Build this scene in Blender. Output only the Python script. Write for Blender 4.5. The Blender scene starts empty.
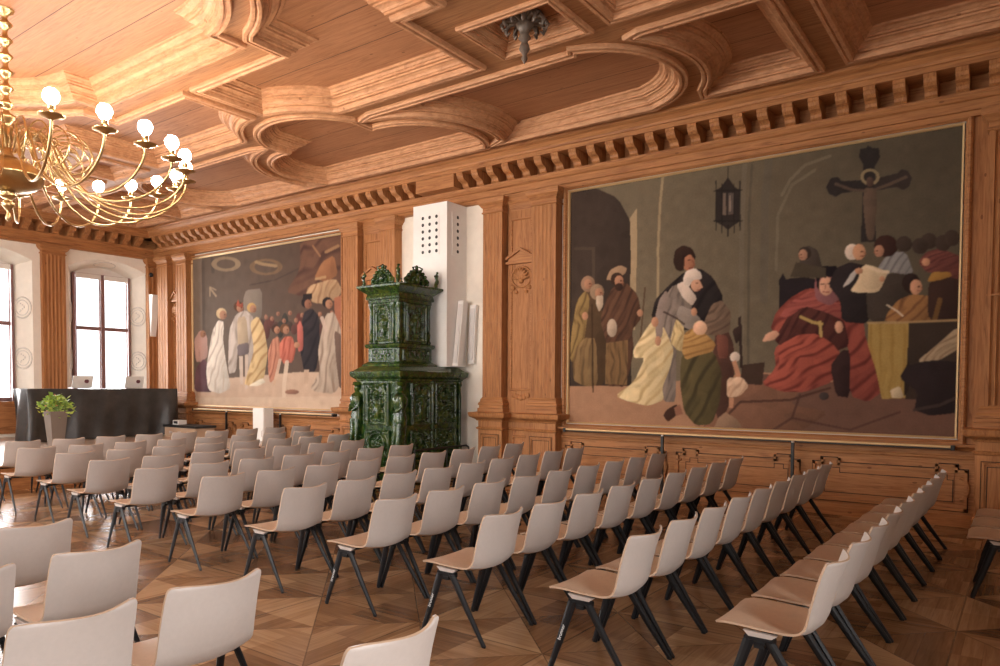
import bpy, math, random
import numpy as np
from mathutils import Vector, Matrix
from mathutils.geometry import tessellate_polygon
random.seed(7); rng = np.random.default_rng(7)
PI = math.pi
scn = bpy.context.scene
COL = scn.collection

# ------------------------------------------------------------------ camera
FPX, PX0, PY0 = 730.53, 500.0, 409.17
YAW, PITCH, ROLL = map(math.radians, (35.797, -1.984, 0.296))
CAM = np.array([0.0, -8.057, 1.668])
_F = np.array([-math.sin(YAW)*math.cos(PITCH), math.cos(YAW)*math.cos(PITCH), math.sin(PITCH)])
_R0 = np.array([math.cos(YAW), math.sin(YAW), 0.0]); _U0 = np.cross(_R0, _F)
_R = _R0*math.cos(ROLL)+_U0*math.sin(ROLL); _U = -_R0*math.sin(ROLL)+_U0*math.cos(ROLL)
cd = bpy.data.cameras.new('camera'); cam = bpy.data.objects.new('camera', cd); COL.objects.link(cam)
cd.sensor_width = 36; cd.lens = FPX*36/1000; cd.shift_x = 0; cd.shift_y = (PY0-333)/1000; cd.clip_end = 200
M = Matrix(((_R[0], _U[0], -_F[0], CAM[0]), (_R[1], _U[1], -_F[1], CAM[1]), (_R[2], _U[2], -_F[2], CAM[2]), (0, 0, 0, 1)))
cam.matrix_world = M
scn.camera = cam
def at(ax, val, px, py):
    """the point where the sight line of a photo pixel meets the plane axis=val"""
    d = _F+_R*(px-PX0)/FPX-_U*(py-PY0)/FPX
    return CAM+d*((val-CAM[ax])/d[ax])

# ------------------------------------------------------------------ scene sizes (metres)
W = 2.2            # the long panelled wall
XW = -18.44        # the window wall
YS = -11.9         # the wall behind the camera
XE = 2.3           # the wall to the right of the camera
ZC = 5.50          # underside of the ceiling ribs

# ------------------------------------------------------------------ materials
def lin(c):
    return tuple(((v/255)/12.92 if v/255 <= .04045 else ((v/255+.055)/1.055)**2.4) for v in c)
class NT:
    def __init__(s, name):
        s.m = bpy.data.materials.new(name); s.m.use_nodes = True
        s.t = s.m.node_tree; s.n = s.t.nodes; s.b = s.n['Principled BSDF']
    def add(s, typ, **kw):
        n = s.n.new(typ)
        for k, v in kw.items():
            if k in n.inputs.keys() if isinstance(k, str) else False: n.inputs[k].default_value = v
            else: setattr(n, k, v)
        return n
    def link(s, a, b): s.t.links.new(a, b)
    def math(s, op, a, b=None, c=None):
        n = s.n.new('ShaderNodeMath'); n.operation = op
        for i, v in enumerate((a, b, c)):
            if v is None: continue
            if isinstance(v, (int, float)): n.inputs[i].default_value = v
            else: s.link(v, n.inputs[i])
        return n.outputs[0]
    def mix(s, f, a, b, mode='MIX'):
        n = s.n.new('ShaderNodeMix'); n.data_type = 'RGBA'; n.blend_type = mode
        for i, v in ((0, f), (6, a), (7, b)):
            if isinstance(v, (int, float)): n.inputs[i].default_value = v
            elif isinstance(v, tuple): n.inputs[i].default_value = (*v[:3], 1)
            else: s.link(v, n.inputs[i])
        return n.outputs[2]
    def noise(s, vec, scale, detail=3, rough=.5, dist=0):
        n = s.n.new('ShaderNodeTexNoise'); n.inputs['Scale'].default_value = scale; n.inputs['Detail'].default_value = detail
        n.inputs['Roughness'].default_value = rough; n.inputs['Distortion'].default_value = dist
        if vec is not None: s.link(vec, n.inputs['Vector'])
        return n.outputs['Fac']
    def mapv(s, vec, scale=(1, 1, 1), loc=(0, 0, 0)):
        n = s.n.new('ShaderNodeMapping'); s.link(vec, n.inputs['Vector']); n.inputs['Scale'].default_value = scale; n.inputs['Location'].default_value = loc
        return n.outputs['Vector']
    def ramp(s, f, stops):
        n = s.n.new('ShaderNodeValToRGB'); e = n.color_ramp.elements
        while len(e) < len(stops): e.new(.5)
        for el, (p_, c) in zip(e, stops): el.position = p_; el.color = (*c, 1)
        s.link(f, n.inputs['Fac']); return n.outputs['Color']
    def pos(s): return s.n.new('ShaderNodeNewGeometry').outputs['Position']
    def obj(s): return s.n.new('ShaderNodeTexCoord').outputs['Object']
    def bump(s, h, strength=.3, dist=.01):
        n = s.n.new('ShaderNodeBump'); n.inputs['Strength'].default_value = strength; n.inputs['Distance'].default_value = dist
        s.link(h, n.inputs['Height']); s.link(n.outputs['Normal'], s.b.inputs['Normal'])
    def base(s, c):
        if isinstance(c, tuple): s.b.inputs['Base Color'].default_value = (*c, 1)
        else: s.link(c, s.b.inputs['Base Color'])
    def set(s, **kw):
        for k, v in kw.items(): s.b.inputs[k.replace('_', ' ')].default_value = v
        return s

def wood(name, axis, c1, c2, knot=(.16, .06, .02), rough=.5, board=None, across=None):
    """pine with grain along an axis, knots and, when asked, seams between boards"""
    t = NT(name); P = t.pos()
    st = {'x': (.9, 14, 14), 'y': (14, .9, 14), 'z': (14, 14, .9)}[axis]
    kn = {'x': (2.2, 4.6, 4.6), 'y': (4.6, 2.2, 4.6), 'z': (4.6, 4.6, 2.2)}[axis]
    g = t.noise(t.mapv(P, st), 1.6, 5, .65, 1.6)
    big = t.noise(t.mapv(P, tuple(v*.25 for v in st)), 1.0, 2, .5)
    col = t.ramp(g, [(.32, c2), (.47, tuple(a*.6+b*.4 for a, b in zip(c1, c2))), (.62, c1)])
    col = t.mix(t.math('MULTIPLY', big, .35), col, tuple(v*.72 for v in c1))
    v = t.n.new('ShaderNodeTexVoronoi'); v.inputs['Scale'].default_value = 1.15; t.link(t.mapv(P, kn), v.inputs['Vector'])
    k = t.math('LESS_THAN', t.math('ADD', v.outputs['Distance'], t.math('MULTIPLY', g, .05)), .095)
    col = t.mix(t.math('MULTIPLY', k, .75), col, knot)
    h = g
    if board:
        s = t.n.new('ShaderNodeSeparateXYZ'); t.link(P, s.inputs[0])
        c = s.outputs[{'x': 0, 'y': 1, 'z': 2}[across]]
        q = t.math('DIVIDE', c, board); fr = t.math('FRACT', q); fl = t.math('FLOOR', q)
        wn = t.n.new('ShaderNodeTexWhiteNoise'); wn.noise_dimensions = '1D'; t.link(fl, wn.inputs['W'])
        col = t.mix(t.math('MULTIPLY', wn.outputs['Value'], .45), col, tuple(v*.66 for v in c1))
        seam = t.math('LESS_THAN', fr, .02)
        col = t.mix(t.math('MULTIPLY', seam, .8), col, tuple(v*.2 for v in c2))
    t.base(col); t.set(Roughness=rough+.08); t.b.inputs['Specular IOR Level'].default_value = .3; t.bump(h, .12, .004)
    return t.m
PINE1, PINE2 = (.46, .205, .075), (.21, .076, .025)
MW = {a: wood('pine_grain_'+a, a, PINE1, PINE2) for a in 'xyz'}
MCEIL = wood('pine_ceiling_board', 'x', (.47, .220, .105), (.26, .105, .045), board=.62, across='y')
MRIB = wood('pine_ceiling_rib', 'x', (.42, .20, .085), (.20, .08, .030))
def m_bead():
    t = NT('pine_ceiling_moulding'); P = t.pos(); g = t.noise(t.mapv(P, (2.5, 4, 9)), 2.2, 5, .65, .8)
    col = t.ramp(g, [(.3, (.36, .165, .075)), (.6, (.54, .280, .140))])
    v = t.n.new('ShaderNodeTexVoronoi'); v.inputs['Scale'].default_value = 2.6; t.link(P, v.inputs['Vector'])
    col = t.mix(t.math('MULTIPLY', t.math('LESS_THAN', v.outputs['Distance'], .07), .7), col, (.2, .08, .03))
    t.base(col); t.set(Roughness=.58); t.b.inputs['Specular IOR Level'].default_value = .3; return t.m
MBEAD = m_bead()

def plain(name, c, rough=.5, metal=0., noise=.0, nscale=6, bump=0., spec=None):
    t = NT(name)
    if noise:
        f = t.noise(t.obj(), nscale, 4, .6)
        t.base(t.ramp(f, [(.3, tuple(v*(1-noise) for v in c)), (.7, tuple(min(1, v*(1+noise)) for v in c))]))
        if bump: t.bump(f, bump, .006)
    else: t.base(tuple(c))
    t.set(Roughness=rough, Metallic=metal)
    if spec is not None: t.b.inputs['Specular IOR Level'].default_value = spec
    return t.m
MCREAM = plain('cream_plaster', (.84, .78, .68), .8, noise=.04)
MWHITE = plain('white_paint', (.80, .78, .74), .55, noise=.03)
MGREYMED = plain('grey_stucco', (.70, .66, .60), .8, noise=.08, nscale=20)
MFABR = plain('beige_shell', (.50, .445, .41), .55, noise=.025, nscale=40, bump=.05)
MSEAT = plain('warm_lit_seat', (.56, .405, .285), .40, noise=.05, nscale=30)  # same shell as the back, warm bounce light tinted into its colour
MEDGE = plain('light_plywood_edge', (.50, .35, .24), .5)
MBLK = plain('black_steel', (.005, .006, .008), .42, spec=.35)
MBLK2 = plain('black_plastic', (.02, .02, .02), .5)
MALU = plain('pale_aluminium', (.62, .56, .52), .4, .3)
MGOLD = plain('gilded_moulding', (.70, .48, .24), .42, .35)
MGROOVE = plain('groove_shade_dirt', (.045, .018, .008), .8)  # thin dark strips: shade and dirt of grooves put into colour
MBRASS = plain('aged_brass', (.52, .37, .18), .28, 1.0, noise=.10, nscale=14)
MIRON = plain('dark_iron', (.03, .028, .026), .45, .6)
MSASH = plain('mauve_brown_sash', (.24, .135, .13), .45)
MCLOTH = plain('black_cloth', (.040, .038, .037), .36, noise=.35, nscale=3.5, bump=1.0)
MPOT = plain('taupe_planter', (.17, .135, .11), .5)
MLEAF = plain('leaf_green', (.24, .38, .07), .5, noise=.35, nscale=9)
MLEAF2 = plain('leaf_lime', (.50, .62, .12), .5, noise=.25, nscale=9)
MPETAL = plain('salmon_petal', (.80, .32, .18), .6)
MROSET = plain('carved_grey_wood', (.12, .085, .06), .5, noise=.3, nscale=18, bump=.4)
MBARK = plain('marking_white', (.8, .8, .8), .5)

def m_green():
    t = NT('green_glazed_ceramic'); o = t.obj()
    f = t.noise(o, 9, 5, .6); f2 = t.noise(o, 45, 3, .6)
    c = t.ramp(f, [(.3, (.004, .016, .005)), (.50, (.014, .044, .008)), (.70, (.075, .095, .014))])
    t.base(c); t.set(Roughness=.20); t.b.inputs['Coat Weight'].default_value = .12; t.b.inputs['Coat Roughness'].default_value = .08
    t.bump(t.math('ADD', f2, f), .22, .010)
    return t.m
MGREEN = m_green()

def m_floor():
    t = NT('oak_star_parquet'); P = t.pos(); s = t.n.new('ShaderNodeSeparateXYZ'); t.link(P, s.inputs[0])
    S = 1.02
    # tiles turned an eighth so that the diagonals run with the room
    u0 = t.math('DIVIDE', t.math('ADD', s.outputs[0], .35), S); v0 = t.math('DIVIDE', t.math('ADD', s.outputs[1], .2), S)
    iu, iv = t.math('FLOOR', u0), t.math('FLOOR', v0)
    u = t.math('SUBTRACT', t.math('FRACT', u0), .5); v = t.math('SUBTRACT', t.math('FRACT', v0), .5)
    au, av = t.math('ABSOLUTE', u), t.math('ABSOLUTE', v)
    hor = t.math('GREATER_THAN', au, av)
    sg = t.math('ADD', t.math('GREATER_THAN', u, 0.), t.math('MULTIPLY', t.math('GREATER_THAN', v, 0.), 2.))
    # board index inside each triangle: boards run parallel to the tile's edge
    d = t.mix(hor, av, au) ; 
    dd = t.math('MAXIMUM', au, av)
    # boards fan away from the diagonals, two directions
    w = t.math('ADD', t.math('MULTIPLY', hor, u), t.math('MULTIPLY', t.math('SUBTRACT', 1., hor), v))
    bi = t.math('FLOOR', t.math('MULTIPLY', dd, 9.0))
    cx = t.n.new('ShaderNodeCombineXYZ'); t.link(t.math('ADD', iu, t.math('MULTIPLY', sg, .37)), cx.inputs[0]); t.link(t.math('ADD', iv, t.math('MULTIPLY', hor, .61)), cx.inputs[1]); t.link(bi, cx.inputs[2])
    wn = t.n.new('ShaderNodeTexWhiteNoise'); wn.noise_dimensions = '3D'; t.link(cx.outputs[0], wn.inputs['Vector'])
    cx2 = t.n.new('ShaderNodeCombineXYZ'); t.link(t.math('ADD', iu, t.math('MULTIPLY', sg, .37)), cx2.inputs[0]); t.link(t.math('ADD', iv, t.math('MULTIPLY', hor, .61)), cx2.inputs[1])
    wn2 = t.n.new('ShaderNodeTexWhiteNoise'); wn2.noise_dimensions = '2D'; t.link(cx2.outputs[0], wn2.inputs['Vector'])
    gx = t.noise(t.mapv(P, (1.5, 26, 1)), 1.5, 4, .6, .6); gy = t.noise(t.mapv(P, (26, 1.5, 1)), 1.5, 4, .6, .6)
    gr = t.math('ADD', t.math('MULTIPLY', hor, gy), t.math('MULTIPLY', t.math('SUBTRACT', 1., hor), gx))
    f = t.math('ADD', t.math('ADD', t.math('MULTIPLY', wn.outputs['Value'], .22), t.math('MULTIPLY', wn2.outputs['Value'], .48)), t.math('MULTIPLY', gr, .50))
    col = t.ramp(f, [(.25, (.105, .048, .019)), (.55, (.25, .132, .060)), (.88, (.48, .30, .16))])
    e1 = t.math('LESS_THAN', t.math('ABSOLUTE', t.math('SUBTRACT', au, av)), .006)
    e2 = t.math('GREATER_THAN', dd, .494)
    e3 = t.math('LESS_THAN', t.math('FRACT', t.math('MULTIPLY', dd, 9.0)), .035)
    e = t.math('MINIMUM', t.math('ADD', t.math('ADD', e1, e2), t.math('MULTIPLY', e3, .4)), 1.)
    col = t.mix(t.math('MULTIPLY', e, .6), col, (.035, .017, .008))
    wear = t.noise(t.mapv(P, (.5, .5, .5)), 1.3, 3)
    col = t.mix(t.math('MULTIPLY', wear, .15), col, (.30, .18, .10))
    t.base(col)
    t.link(t.math('ADD', .21, t.math('MULTIPLY', gr, .06)), t.b.inputs['Roughness'])
    t.bump(gr, .025, .002)
    return t.m
MFLOOR = m_floor()
def m_stage_top():
    t = NT('pale_stage_floor'); f = t.noise(t.mapv(t.pos(), (20, 1, 1)), 1.2, 4)
    t.base(t.ramp(f, [(.3, (.45, .36, .29)), (.7, (.60, .50, .42))])); t.set(Roughness=.3); return t.m
MSTAGE = m_stage_top()
def m_glass():
    t = NT('window_glass'); n = t.n; out = n['Material Output']
    tr = n.new('ShaderNodeBsdfTransparent'); gl = n.new('ShaderNodeBsdfGlossy'); gl.inputs['Roughness'].default_value = .02
    fr = n.new('ShaderNodeFresnel'); fr.inputs['IOR'].default_value = 1.35
    mx = n.new('ShaderNodeMixShader'); t.link(fr.outputs[0], mx.inputs[0]); t.link(tr.outputs[0], mx.inputs[1]); t.link(gl.outputs[0], mx.inputs[2])
    t.link(mx.outputs[0], out.inputs['Surface']); return t.m
MGLASS = m_glass()
def emis(name, c, s):
    t = NT(name); t.base((.8, .8, .8)); t.b.inputs['Emission Color'].default_value = (*c, 1); t.b.inputs['Emission Strength'].default_value = s; return t.m
BULB_STRENGTH = 150
MBULB = emis('glowing_bulb', (1, .86, .72), BULB_STRENGTH)
def m_attr(name, rough=.55):
    t = NT(name); a = t.n.new('ShaderNodeVertexColor'); a.layer_name = 'paint'
    f = t.noise(t.pos(), 38, 4, .7)
    c = t.mix(.14, a.outputs['Color'], t.ramp(f, [(.35, (.30, .30, .30)), (.65, (.72, .72, .72))]), 'OVERLAY')
    t.base(c); t.set(Roughness=.75); t.b.inputs['Specular IOR Level'].default_value = .12; t.bump(f, .10, .003)
    return t.m
MCANVAS = m_attr('oil_on_canvas')

# ------------------------------------------------------------------ mesh builder
class MB:
    def __init__(s, T=None): s.v = []; s.f = []; s.mi = []; s.sm = []; s.T = T; s.cur = 0; s.smooth = False
    def add(s, vs, fs, smooth=None):
        o = len(s.v)
        for p_ in vs: s.v.append(tuple(s.T(*p_)) if s.T else tuple(p_))
        for f in fs: s.f.append(tuple(i+o for i in f)); s.mi.append(s.cur); s.sm.append(s.smooth if smooth is None else smooth)
    def box(s, x0, x1, y0, y1, z0, z1):
        s.add([(x0, y0, z0), (x1, y0, z0), (x1, y1, z0), (x0, y1, z0), (x0, y0, z1), (x1, y0, z1), (x1, y1, z1), (x0, y1, z1)],
              [(0, 3, 2, 1), (4, 5, 6, 7), (0, 1, 5, 4), (1, 2, 6, 5), (2, 3, 7, 6), (3, 0, 4, 7)], False); return s
    def loft(s, rings, closed=True, caps=True, smooth=False):
        n = len(rings[0]); vs = [p_ for r in rings for p_ in r]; fs = []
        for k in range(len(rings)-1):
            for i in range(n if closed else n-1):
                j = (i+1) % n; fs.append((k*n+i, k*n+j, (k+1)*n+j, (k+1)*n+i))
        s.add(vs, fs, smooth)
        if caps and closed:
            s.add(rings[0], [tuple(range(n))[::-1]], False); s.add(rings[-1], [tuple(range(n))], False)
        return s
    def rectloft(s, x0, x1, yf, yb, prof):
        """moulded block: prof = [(z, projection)], projecting to the front and both sides"""
        s.loft([[(x0-p_, yb, z), (x0-p_, yf-p_, z), (x1+p_, yf-p_, z), (x1+p_, yb, z)] for z, p_ in prof]); return s
    def lathe(s, prof, c=(0, 0, 0), n=24, smooth=True):
        s.loft([[(c[0]+r*math.cos(2*PI*i/n), c[1]+r*math.sin(2*PI*i/n), c[2]+z) for i in range(n)] for r, z in prof], smooth=smooth); return s
    def tube(s, path, r, n=8, caps=True):
        P = [Vector(p_) for p_ in path]; rings = []; up = None
        for i, p_ in enumerate(P):
            t = (P[min(i+1, len(P)-1)]-P[max(i-1, 0)]).normalized()
            if up is None: up = t.orthogonal().normalized()
            up = (up-t*up.dot(t)).normalized(); sd = t.cross(up)
            rr = r[i] if isinstance(r, (list, tuple)) else r
            rings.append([tuple(p_+(up*math.cos(2*PI*k/n)+sd*math.sin(2*PI*k/n))*rr) for k in range(n)])
        s.loft(rings, caps=caps, smooth=True); return s
    def ell(s, c, r, n=12, m=8):
        if isinstance(r, (int, float)): r = (r, r, r)
        s.loft([[(c[0]+r[0]*math.sin(PI*j/m)*math.cos(2*PI*i/n), c[1]+r[1]*math.sin(PI*j/m)*math.sin(2*PI*i/n), c[2]-r[2]*math.cos(PI*j/m)) for i in range(n)] for j in range(1, m)], smooth=True); return s
    def grid(s, f, nu, nv, smooth=True, flip=False):
        vs = [f(i/nu, j/nv) for j in range(nv+1) for i in range(nu+1)]
        fs = [(j*(nu+1)+i, j*(nu+1)+i+1, (j+1)*(nu+1)+i+1, (j+1)*(nu+1)+i) for j in range(nv) for i in range(nu)]
        if flip: fs = [q[::-1] for q in fs]
        s.add(vs, fs, smooth); return s
    def prism(s, poly, a, b, ax='x'):
        """a 2D outline swept from a to b; ax x: outline in (y,z); ax y: (x,z); ax z: (x,y)"""
        mk = {'x': lambda t, p_: (t, p_[0], p_[1]), 'y': lambda t, p_: (p_[0], t, p_[1]), 'z': lambda t, p_: (p_[0], p_[1], t)}[ax]
        n = len(poly)
        s.add([mk(t, p_) for t in (a, b) for p_ in poly], [(i, (i+1) % n, n+(i+1) % n, n+i) for i in range(n)], False)
        tr = tessellate_polygon([[Vector((*p_, 0)) for p_ in poly]])
        s.add([mk(a, p_) for p_ in poly], [tuple(q) for q in tr], False); s.add([mk(b, p_) for p_ in poly], [tuple(q)[::-1] for q in tr], False)
        return s
    def build(s, name, mat, parent=None, loc=None):
        me = bpy.data.meshes.new(name); v = s.v
        if loc is not None: v = [(a-loc[0], b-loc[1], c-loc[2]) for a, b, c in v]
        me.from_pydata(v, [], s.f)
        mats = mat if isinstance(mat, (list, tuple)) else [mat]
        for m in mats: me.materials.append(m)
        me.polygons.foreach_set('material_index', s.mi); me.polygons.foreach_set('use_smooth', s.sm)
        import bmesh
        bm = bmesh.new(); bm.from_mesh(me); bmesh.ops.recalc_face_normals(bm, faces=bm.faces); bm.to_mesh(me); bm.free()
        me.update()
        o = bpy.data.objects.new(name, me); COL.objects.link(o)
        if loc is not None: o.location = loc
        if parent is not None: o.parent = parent
        return o
def empty(name, label, cat, loc=(0, 0, 0), rz=0, group=None):
    o = bpy.data.objects.new(name, None); COL.objects.link(o); o.location = loc; o.rotation_euler.z = rz
    o.empty_display_size = .1
    return tag(o, label, cat, group)
def tag(o, label, cat, group=None):
    o['label'] = label; o['category'] = cat
    if group: o['group'] = group
    return o
def struct(o, label=None, cat=None):
    o['kind'] = 'structure'
    if label: o['label'] = label
    if cat: o['category'] = cat
    return o
def copy_tree(o, parent=None):
    c = o.copy(); COL.objects.link(c); c.parent = parent
    for ch in [q for q in bpy.data.objects if q.parent == o]: copy_tree(ch, c)
    return c
def holder(name, label=None, cat=None):
    o = bpy.data.objects.new(name, None); COL.objects.link(o); return struct(o, label, cat)

# ------------------------------------------------------------------ room shell
fl = struct(MB().box(XW-.3, XE+.3, YS-.3, W+.3, -.2, 0).build('floor', MFLOOR), 'parquet floor of large diagonal oak squares', 'floor')
wn_ = struct(MB().box(XW-.6, XE+.3, W, W+.3, 0, 5.06).box(XW-.6, XE+.3, W+.22, W+.35, 5.06, ZC+.6).build('wall_back', MCREAM), 'long wall with wood panelling and paintings', 'wall')
def wall_with_openings(name, fixed, thick, a0, a1, ops, axis, label):
    """wall in the plane axis=fixed, running a0..a1, with arched window openings [(c, half, sill, spring, rise, half_in)]"""
    mb = MB()
    def P(t, z, d):     # d: depth from the room face, outward positive
        return (fixed-d, t, z) if axis == 'x' else (t, fixed-d, z)
    ztop = ZC+.6; cur = a0
    N = 14
    for (c, h, sill, spr, rise, hin) in sorted(ops):
        mb.add([P(cur, 0, 0), P(c-h, 0, 0), P(c-h, ztop, 0), P(cur, ztop, 0)], [(0, 1, 2, 3)])
        mb.add([P(c-h, 0, 0), P(c+h, 0, 0), P(c+h, sill, 0), P(c-h, sill, 0)], [(0, 1, 2, 3)])
        arc = [(c+h*math.cos(PI*(1-i/N)), spr+rise*math.sin(PI*i/N)) for i in range(N+1)]
        arc = [(c-h+2*h*i/N, spr+rise*(1-(2*i/N-1)**2)) for i in range(N+1)]
        arci = [(c+(t-c)*hin/h, spr-.12+(z-spr)*.8) for t, z in arc]
        for i in range(N):
            mb.add([P(*arc[i], 0), P(*arc[i+1], 0), P(arc[i+1][0], ztop, 0), P(arc[i][0], ztop, 0)], [(0, 1, 2, 3)])
            mb.add([P(*arc[i], 0), P(*arc[i+1], 0), P(*arci[i+1], thick), P(*arci[i], thick)], [(0, 1, 2, 3)], True)
        for sgn in (-1, 1):
            mb.add([P(c+sgn*h, sill, 0), P(c+sgn*h, spr, 0), P(c+sgn*hin, spr-.12, thick), P(c+sgn*hin, sill, thick)], [(0, 1, 2, 3)])
        mb.add([P(c-h, sill, 0), P(c+h, sill, 0), P(c+hin, sill, thick), P(c-hin, sill, thick)], [(0, 1, 2, 3)])
        # outer leaf of the wall round the sash
        mb.add([P(c-h-.3, 0, thick), P(c+h+.3, 0, thick), P(c+h+.3, sill, thick), P(c-h-.3, sill, thick)], [(0, 1, 2, 3)])
        for i in range(N):
            mb.add([P(*arci[i], thick), P(*arci[i+1], thick), P(arci[i+1][0], ztop, thick), P(arci[i][0], ztop, thick)], [(0, 1, 2, 3)])
        for sgn in (-1, 1):
            mb.add([P(c+sgn*hin, 0, thick), P(c+sgn*(h+.9), 0, thick), P(c+sgn*(h+.9), ztop, thick), P(c+sgn*hin, ztop, thick)], [(0, 1, 2, 3)])
        cur = c+h
    mb.add([P(cur, 0, 0), P(a1, 0, 0), P(a1, ztop, 0), P(cur, ztop, 0)], [(0, 1, 2, 3)])
    return struct(mb.build(name, MCREAM), label, 'wall')
OPH, OPI, SILL, SPR, RISE, REC = .945, .70, 1.22, 4.42, .24, .45
WC = [.995, -1.675, -4.345, -7.015, -9.685]
ww = wall_with_openings('wall_left', XW, REC, YS, W, [(c, OPH, SILL, SPR, RISE, OPI) for c in WC], 'x', 'cream window wall at the far left end')
SC = [-15.5, -12.2, -8.9, -5.6, -2.3]
ws = wall_with_openings('wall_front', YS, -REC, XW, XE, [(c, OPH, SILL, SPR, RISE, OPI) for c in SC], 'y', 'window wall behind the camera')

EC = [-9.6, -6.6]
we = wall_with_openings('wall_right', XE, -REC, YS, W, [(c, OPH, SILL, SPR, RISE, OPI) for c in EC], 'x', 'wall at the right end of the hall')
def window(n, c, axis, fixed, sgn, seen):
    """sash window seated at the back of its reveal; T maps (u along wall, w out of the room, z)"""
    T = (lambda u, w, z: (fixed-sgn*w, c+u, z)) if axis == 'x' else (lambda u, w, z: (c+u, fixed+sgn*w, z))
    root = holder('window_%d' % n, 'tall four-pane window with mauve-brown sash' if seen else None)
    h, zt = OPI, SPR-.12
    f = MB(T)
    f.box(-h, -h+.05, REC-.09, REC, SILL, 4.33); f.box(h-.05, h, REC-.09, REC, SILL, 4.33)
    f.box(-h+.07, h-.07, REC-.09, REC, SILL, SILL+.08)
    f.box(-h+.05, h-.05, REC-.09, REC, 4.29, 4.33)
    f.build('window_frame', MSASH, root)
    f = MB(T); N = 10
    for i in range(N):
        u0, u1 = -h+2*h*i/N, -h+2*h*(i+1)/N
        z0 = SPR-.06+RISE*.8*(1-(2*i/N-1)**2); z1 = SPR-.06+RISE*.8*(1-(2*(i+1)/N-1)**2)
        f.add([(u0, REC-.02, 4.28), (u1, REC-.02, 4.28), (u1, REC-.02, z1), (u0, REC-.02, z0)], [(0, 1, 2, 3)])
    f.build('arch_infill', MWHITE, root)
    m = MB(T); m.box(-.035, .035, REC-.11, REC-.01, SILL+.08, 4.29); m.box(-h+.07, -.045, REC-.10, REC-.01, 2.94, 3.03); m.box(.045, h-.07, REC-.10, REC-.01, 2.94, 3.03)
    # casement rails
    for a, b in ((-h+.07, -.045), (.045, h-.07)):
        for z0, z1 in ((SILL+.08, 2.94), (3.03, 4.29)):
            m.box(a, a+.025, REC-.07, REC-.03, z0, z1); m.box(b-.025, b, REC-.07, REC-.03, z0, z1)
    m.build('glazing_bar', MSASH, root)
    for a, b in ((-h+.07, -.045), (.045, h-.07)):
        for z0, z1 in ((SILL+.08, 2.94), (3.03, 4.29)):
            MB(T).box(a, b, REC-.048, REC-.042, z0, z1).build('window_pane', MGLASS, root)
        MB(T).box(a, b, REC-.13, REC-.07, 4.20, 4.32).build('roller_blind', MWHITE, root)
    MB(T).box(-OPI-.18, OPI+.18, -.04, REC-.05, SILL-.05, SILL).build('window_sill', MWHITE if seen else MSASH, root)
    if seen:
        # stucco medallions painted on the splayed reveals and arch
        for sd in (-1, 1):
            for zc in (2.2, 3.35):
                mb = MB(T)
                d = REC*.5; uu = OPH+(OPI-OPH)*.5
                for rr, tt in ((.215, .018), (.155, .011)):
                    ring = [(sd*(uu-.012+ (-(math.cos(a)*rr)*(OPI-OPH)/REC*-1)*-1*0), 0, 0) for a in (0,)]
                    path = []
                    for k in range(25):
                        a = 2*PI*k/24; w = d+rr*math.cos(a)*.92
                        path.append((sd*(OPH+(OPI-OPH)*w/REC-.008), w, zc+rr*math.sin(a)*1.1))
                    mb.tube(path, tt, 6, caps=False)
                for k in range(7):
                    a = k*.9; w = d+.05*math.cos(a)
                    mb.ell((sd*(OPH+(OPI-OPH)*w/REC-.01), w, zc-.09+k*.03), (.012, .022, .022), 8, 5)
                mb.build('medallion', MGREYMED, root)
        mb = MB(T)
        path = []
        for k in range(25):
            a = 2*PI*k/24; w = REC*.5+.13*math.cos(a); u = .26*math.sin(a)
            path.append((u, w, SPR+RISE*(1-(u/OPH)**2)-.12*w/REC-.05*w/REC-.01))
        mb.tube(path, .012, 6, caps=False); mb.build('medallion', MGREYMED, root)
    return root
for i, c in enumerate(WC): window(i+1, c, 'x', XW, 1, i < 2)
for i, c in enumerate(SC): window(i+6, c, 'y', YS, -1, False)
for i, c in enumerate(EC): window(i+12, c, 'x', XE, -1, False)

# panelled apron below the left windows
for i in (0, 1, 2):
    c = WC[i]; o = MB()
    o.box(XW, XW+.05, c-OPH, c+OPH, .5, SILL-.05)
    o.box(XW+.05, XW+.08, c-OPH+.1, c+OPH-.1, .62, SILL-.15); o.box(XW, XW+.10, c-OPH-.1, c+OPH+.1, SILL-.06, SILL)
    struct(o.build('trim_%d' % (30+i), MW['y']), 'orange pine panel below a window', 'trim')

# ------------------------------------------------------------------ entablature with brackets
ENT0 = [(0, 4.80), (.10, 4.80), (.10, 4.86), (.13, 4.865), (.13, 4.97), (.16, 4.985), (.19, 5.03), (.19, 5.065), (.0, 5.07), (.0, 5.29), (.42, 5.29), (.42, 5.355), (.44, 5.36), (.45, 5.39), (.50, 5.44), (.55, 5.455), (.57, 5.47), (.57, ZC+.02), (0, ZC+.02)]
ENTW = [(.02 if (a == 0 and 5 < b < 5.3) else a, b) for a, b in ENT0]
ENT = [(-.20 if (a == 0 and 5 < b < 5.3) else a, b) for a, b in ENT0]
BR = [(.0, 5.29), (.40, 5.29), (.40, 5.25), (.385, 5.235), (.37, 5.20), (.33, 5.165), (.27, 5.15), (.235, 5.125), (.225, 5.09), (.19, 5.068), (.0, 5.068)]
e1 = MB().prism([(W-d, z) for d, z in ENT], XW, XE, 'x').build('trim_1', MW['x'])
struct(e1, 'carved pine cornice along the painting wall', 'cornice')
x = -2.911; xs_ = []
while x > XW+.55: x -= .318
x += .318
bk = None; n_ = 0
while x < .6:
    if not (-9.02 < x < -8.05):
        o = MB().prism([(W-d, z) for d, z in BR], x-.065, x+.065, 'x').build('bracket', MW['z'], e1)
    x += .318
MB().box(-9.0, -8.12, W-.40, W-.08, 5.07, 5.29).build('cornice_block', MW['x'], e1)
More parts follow.
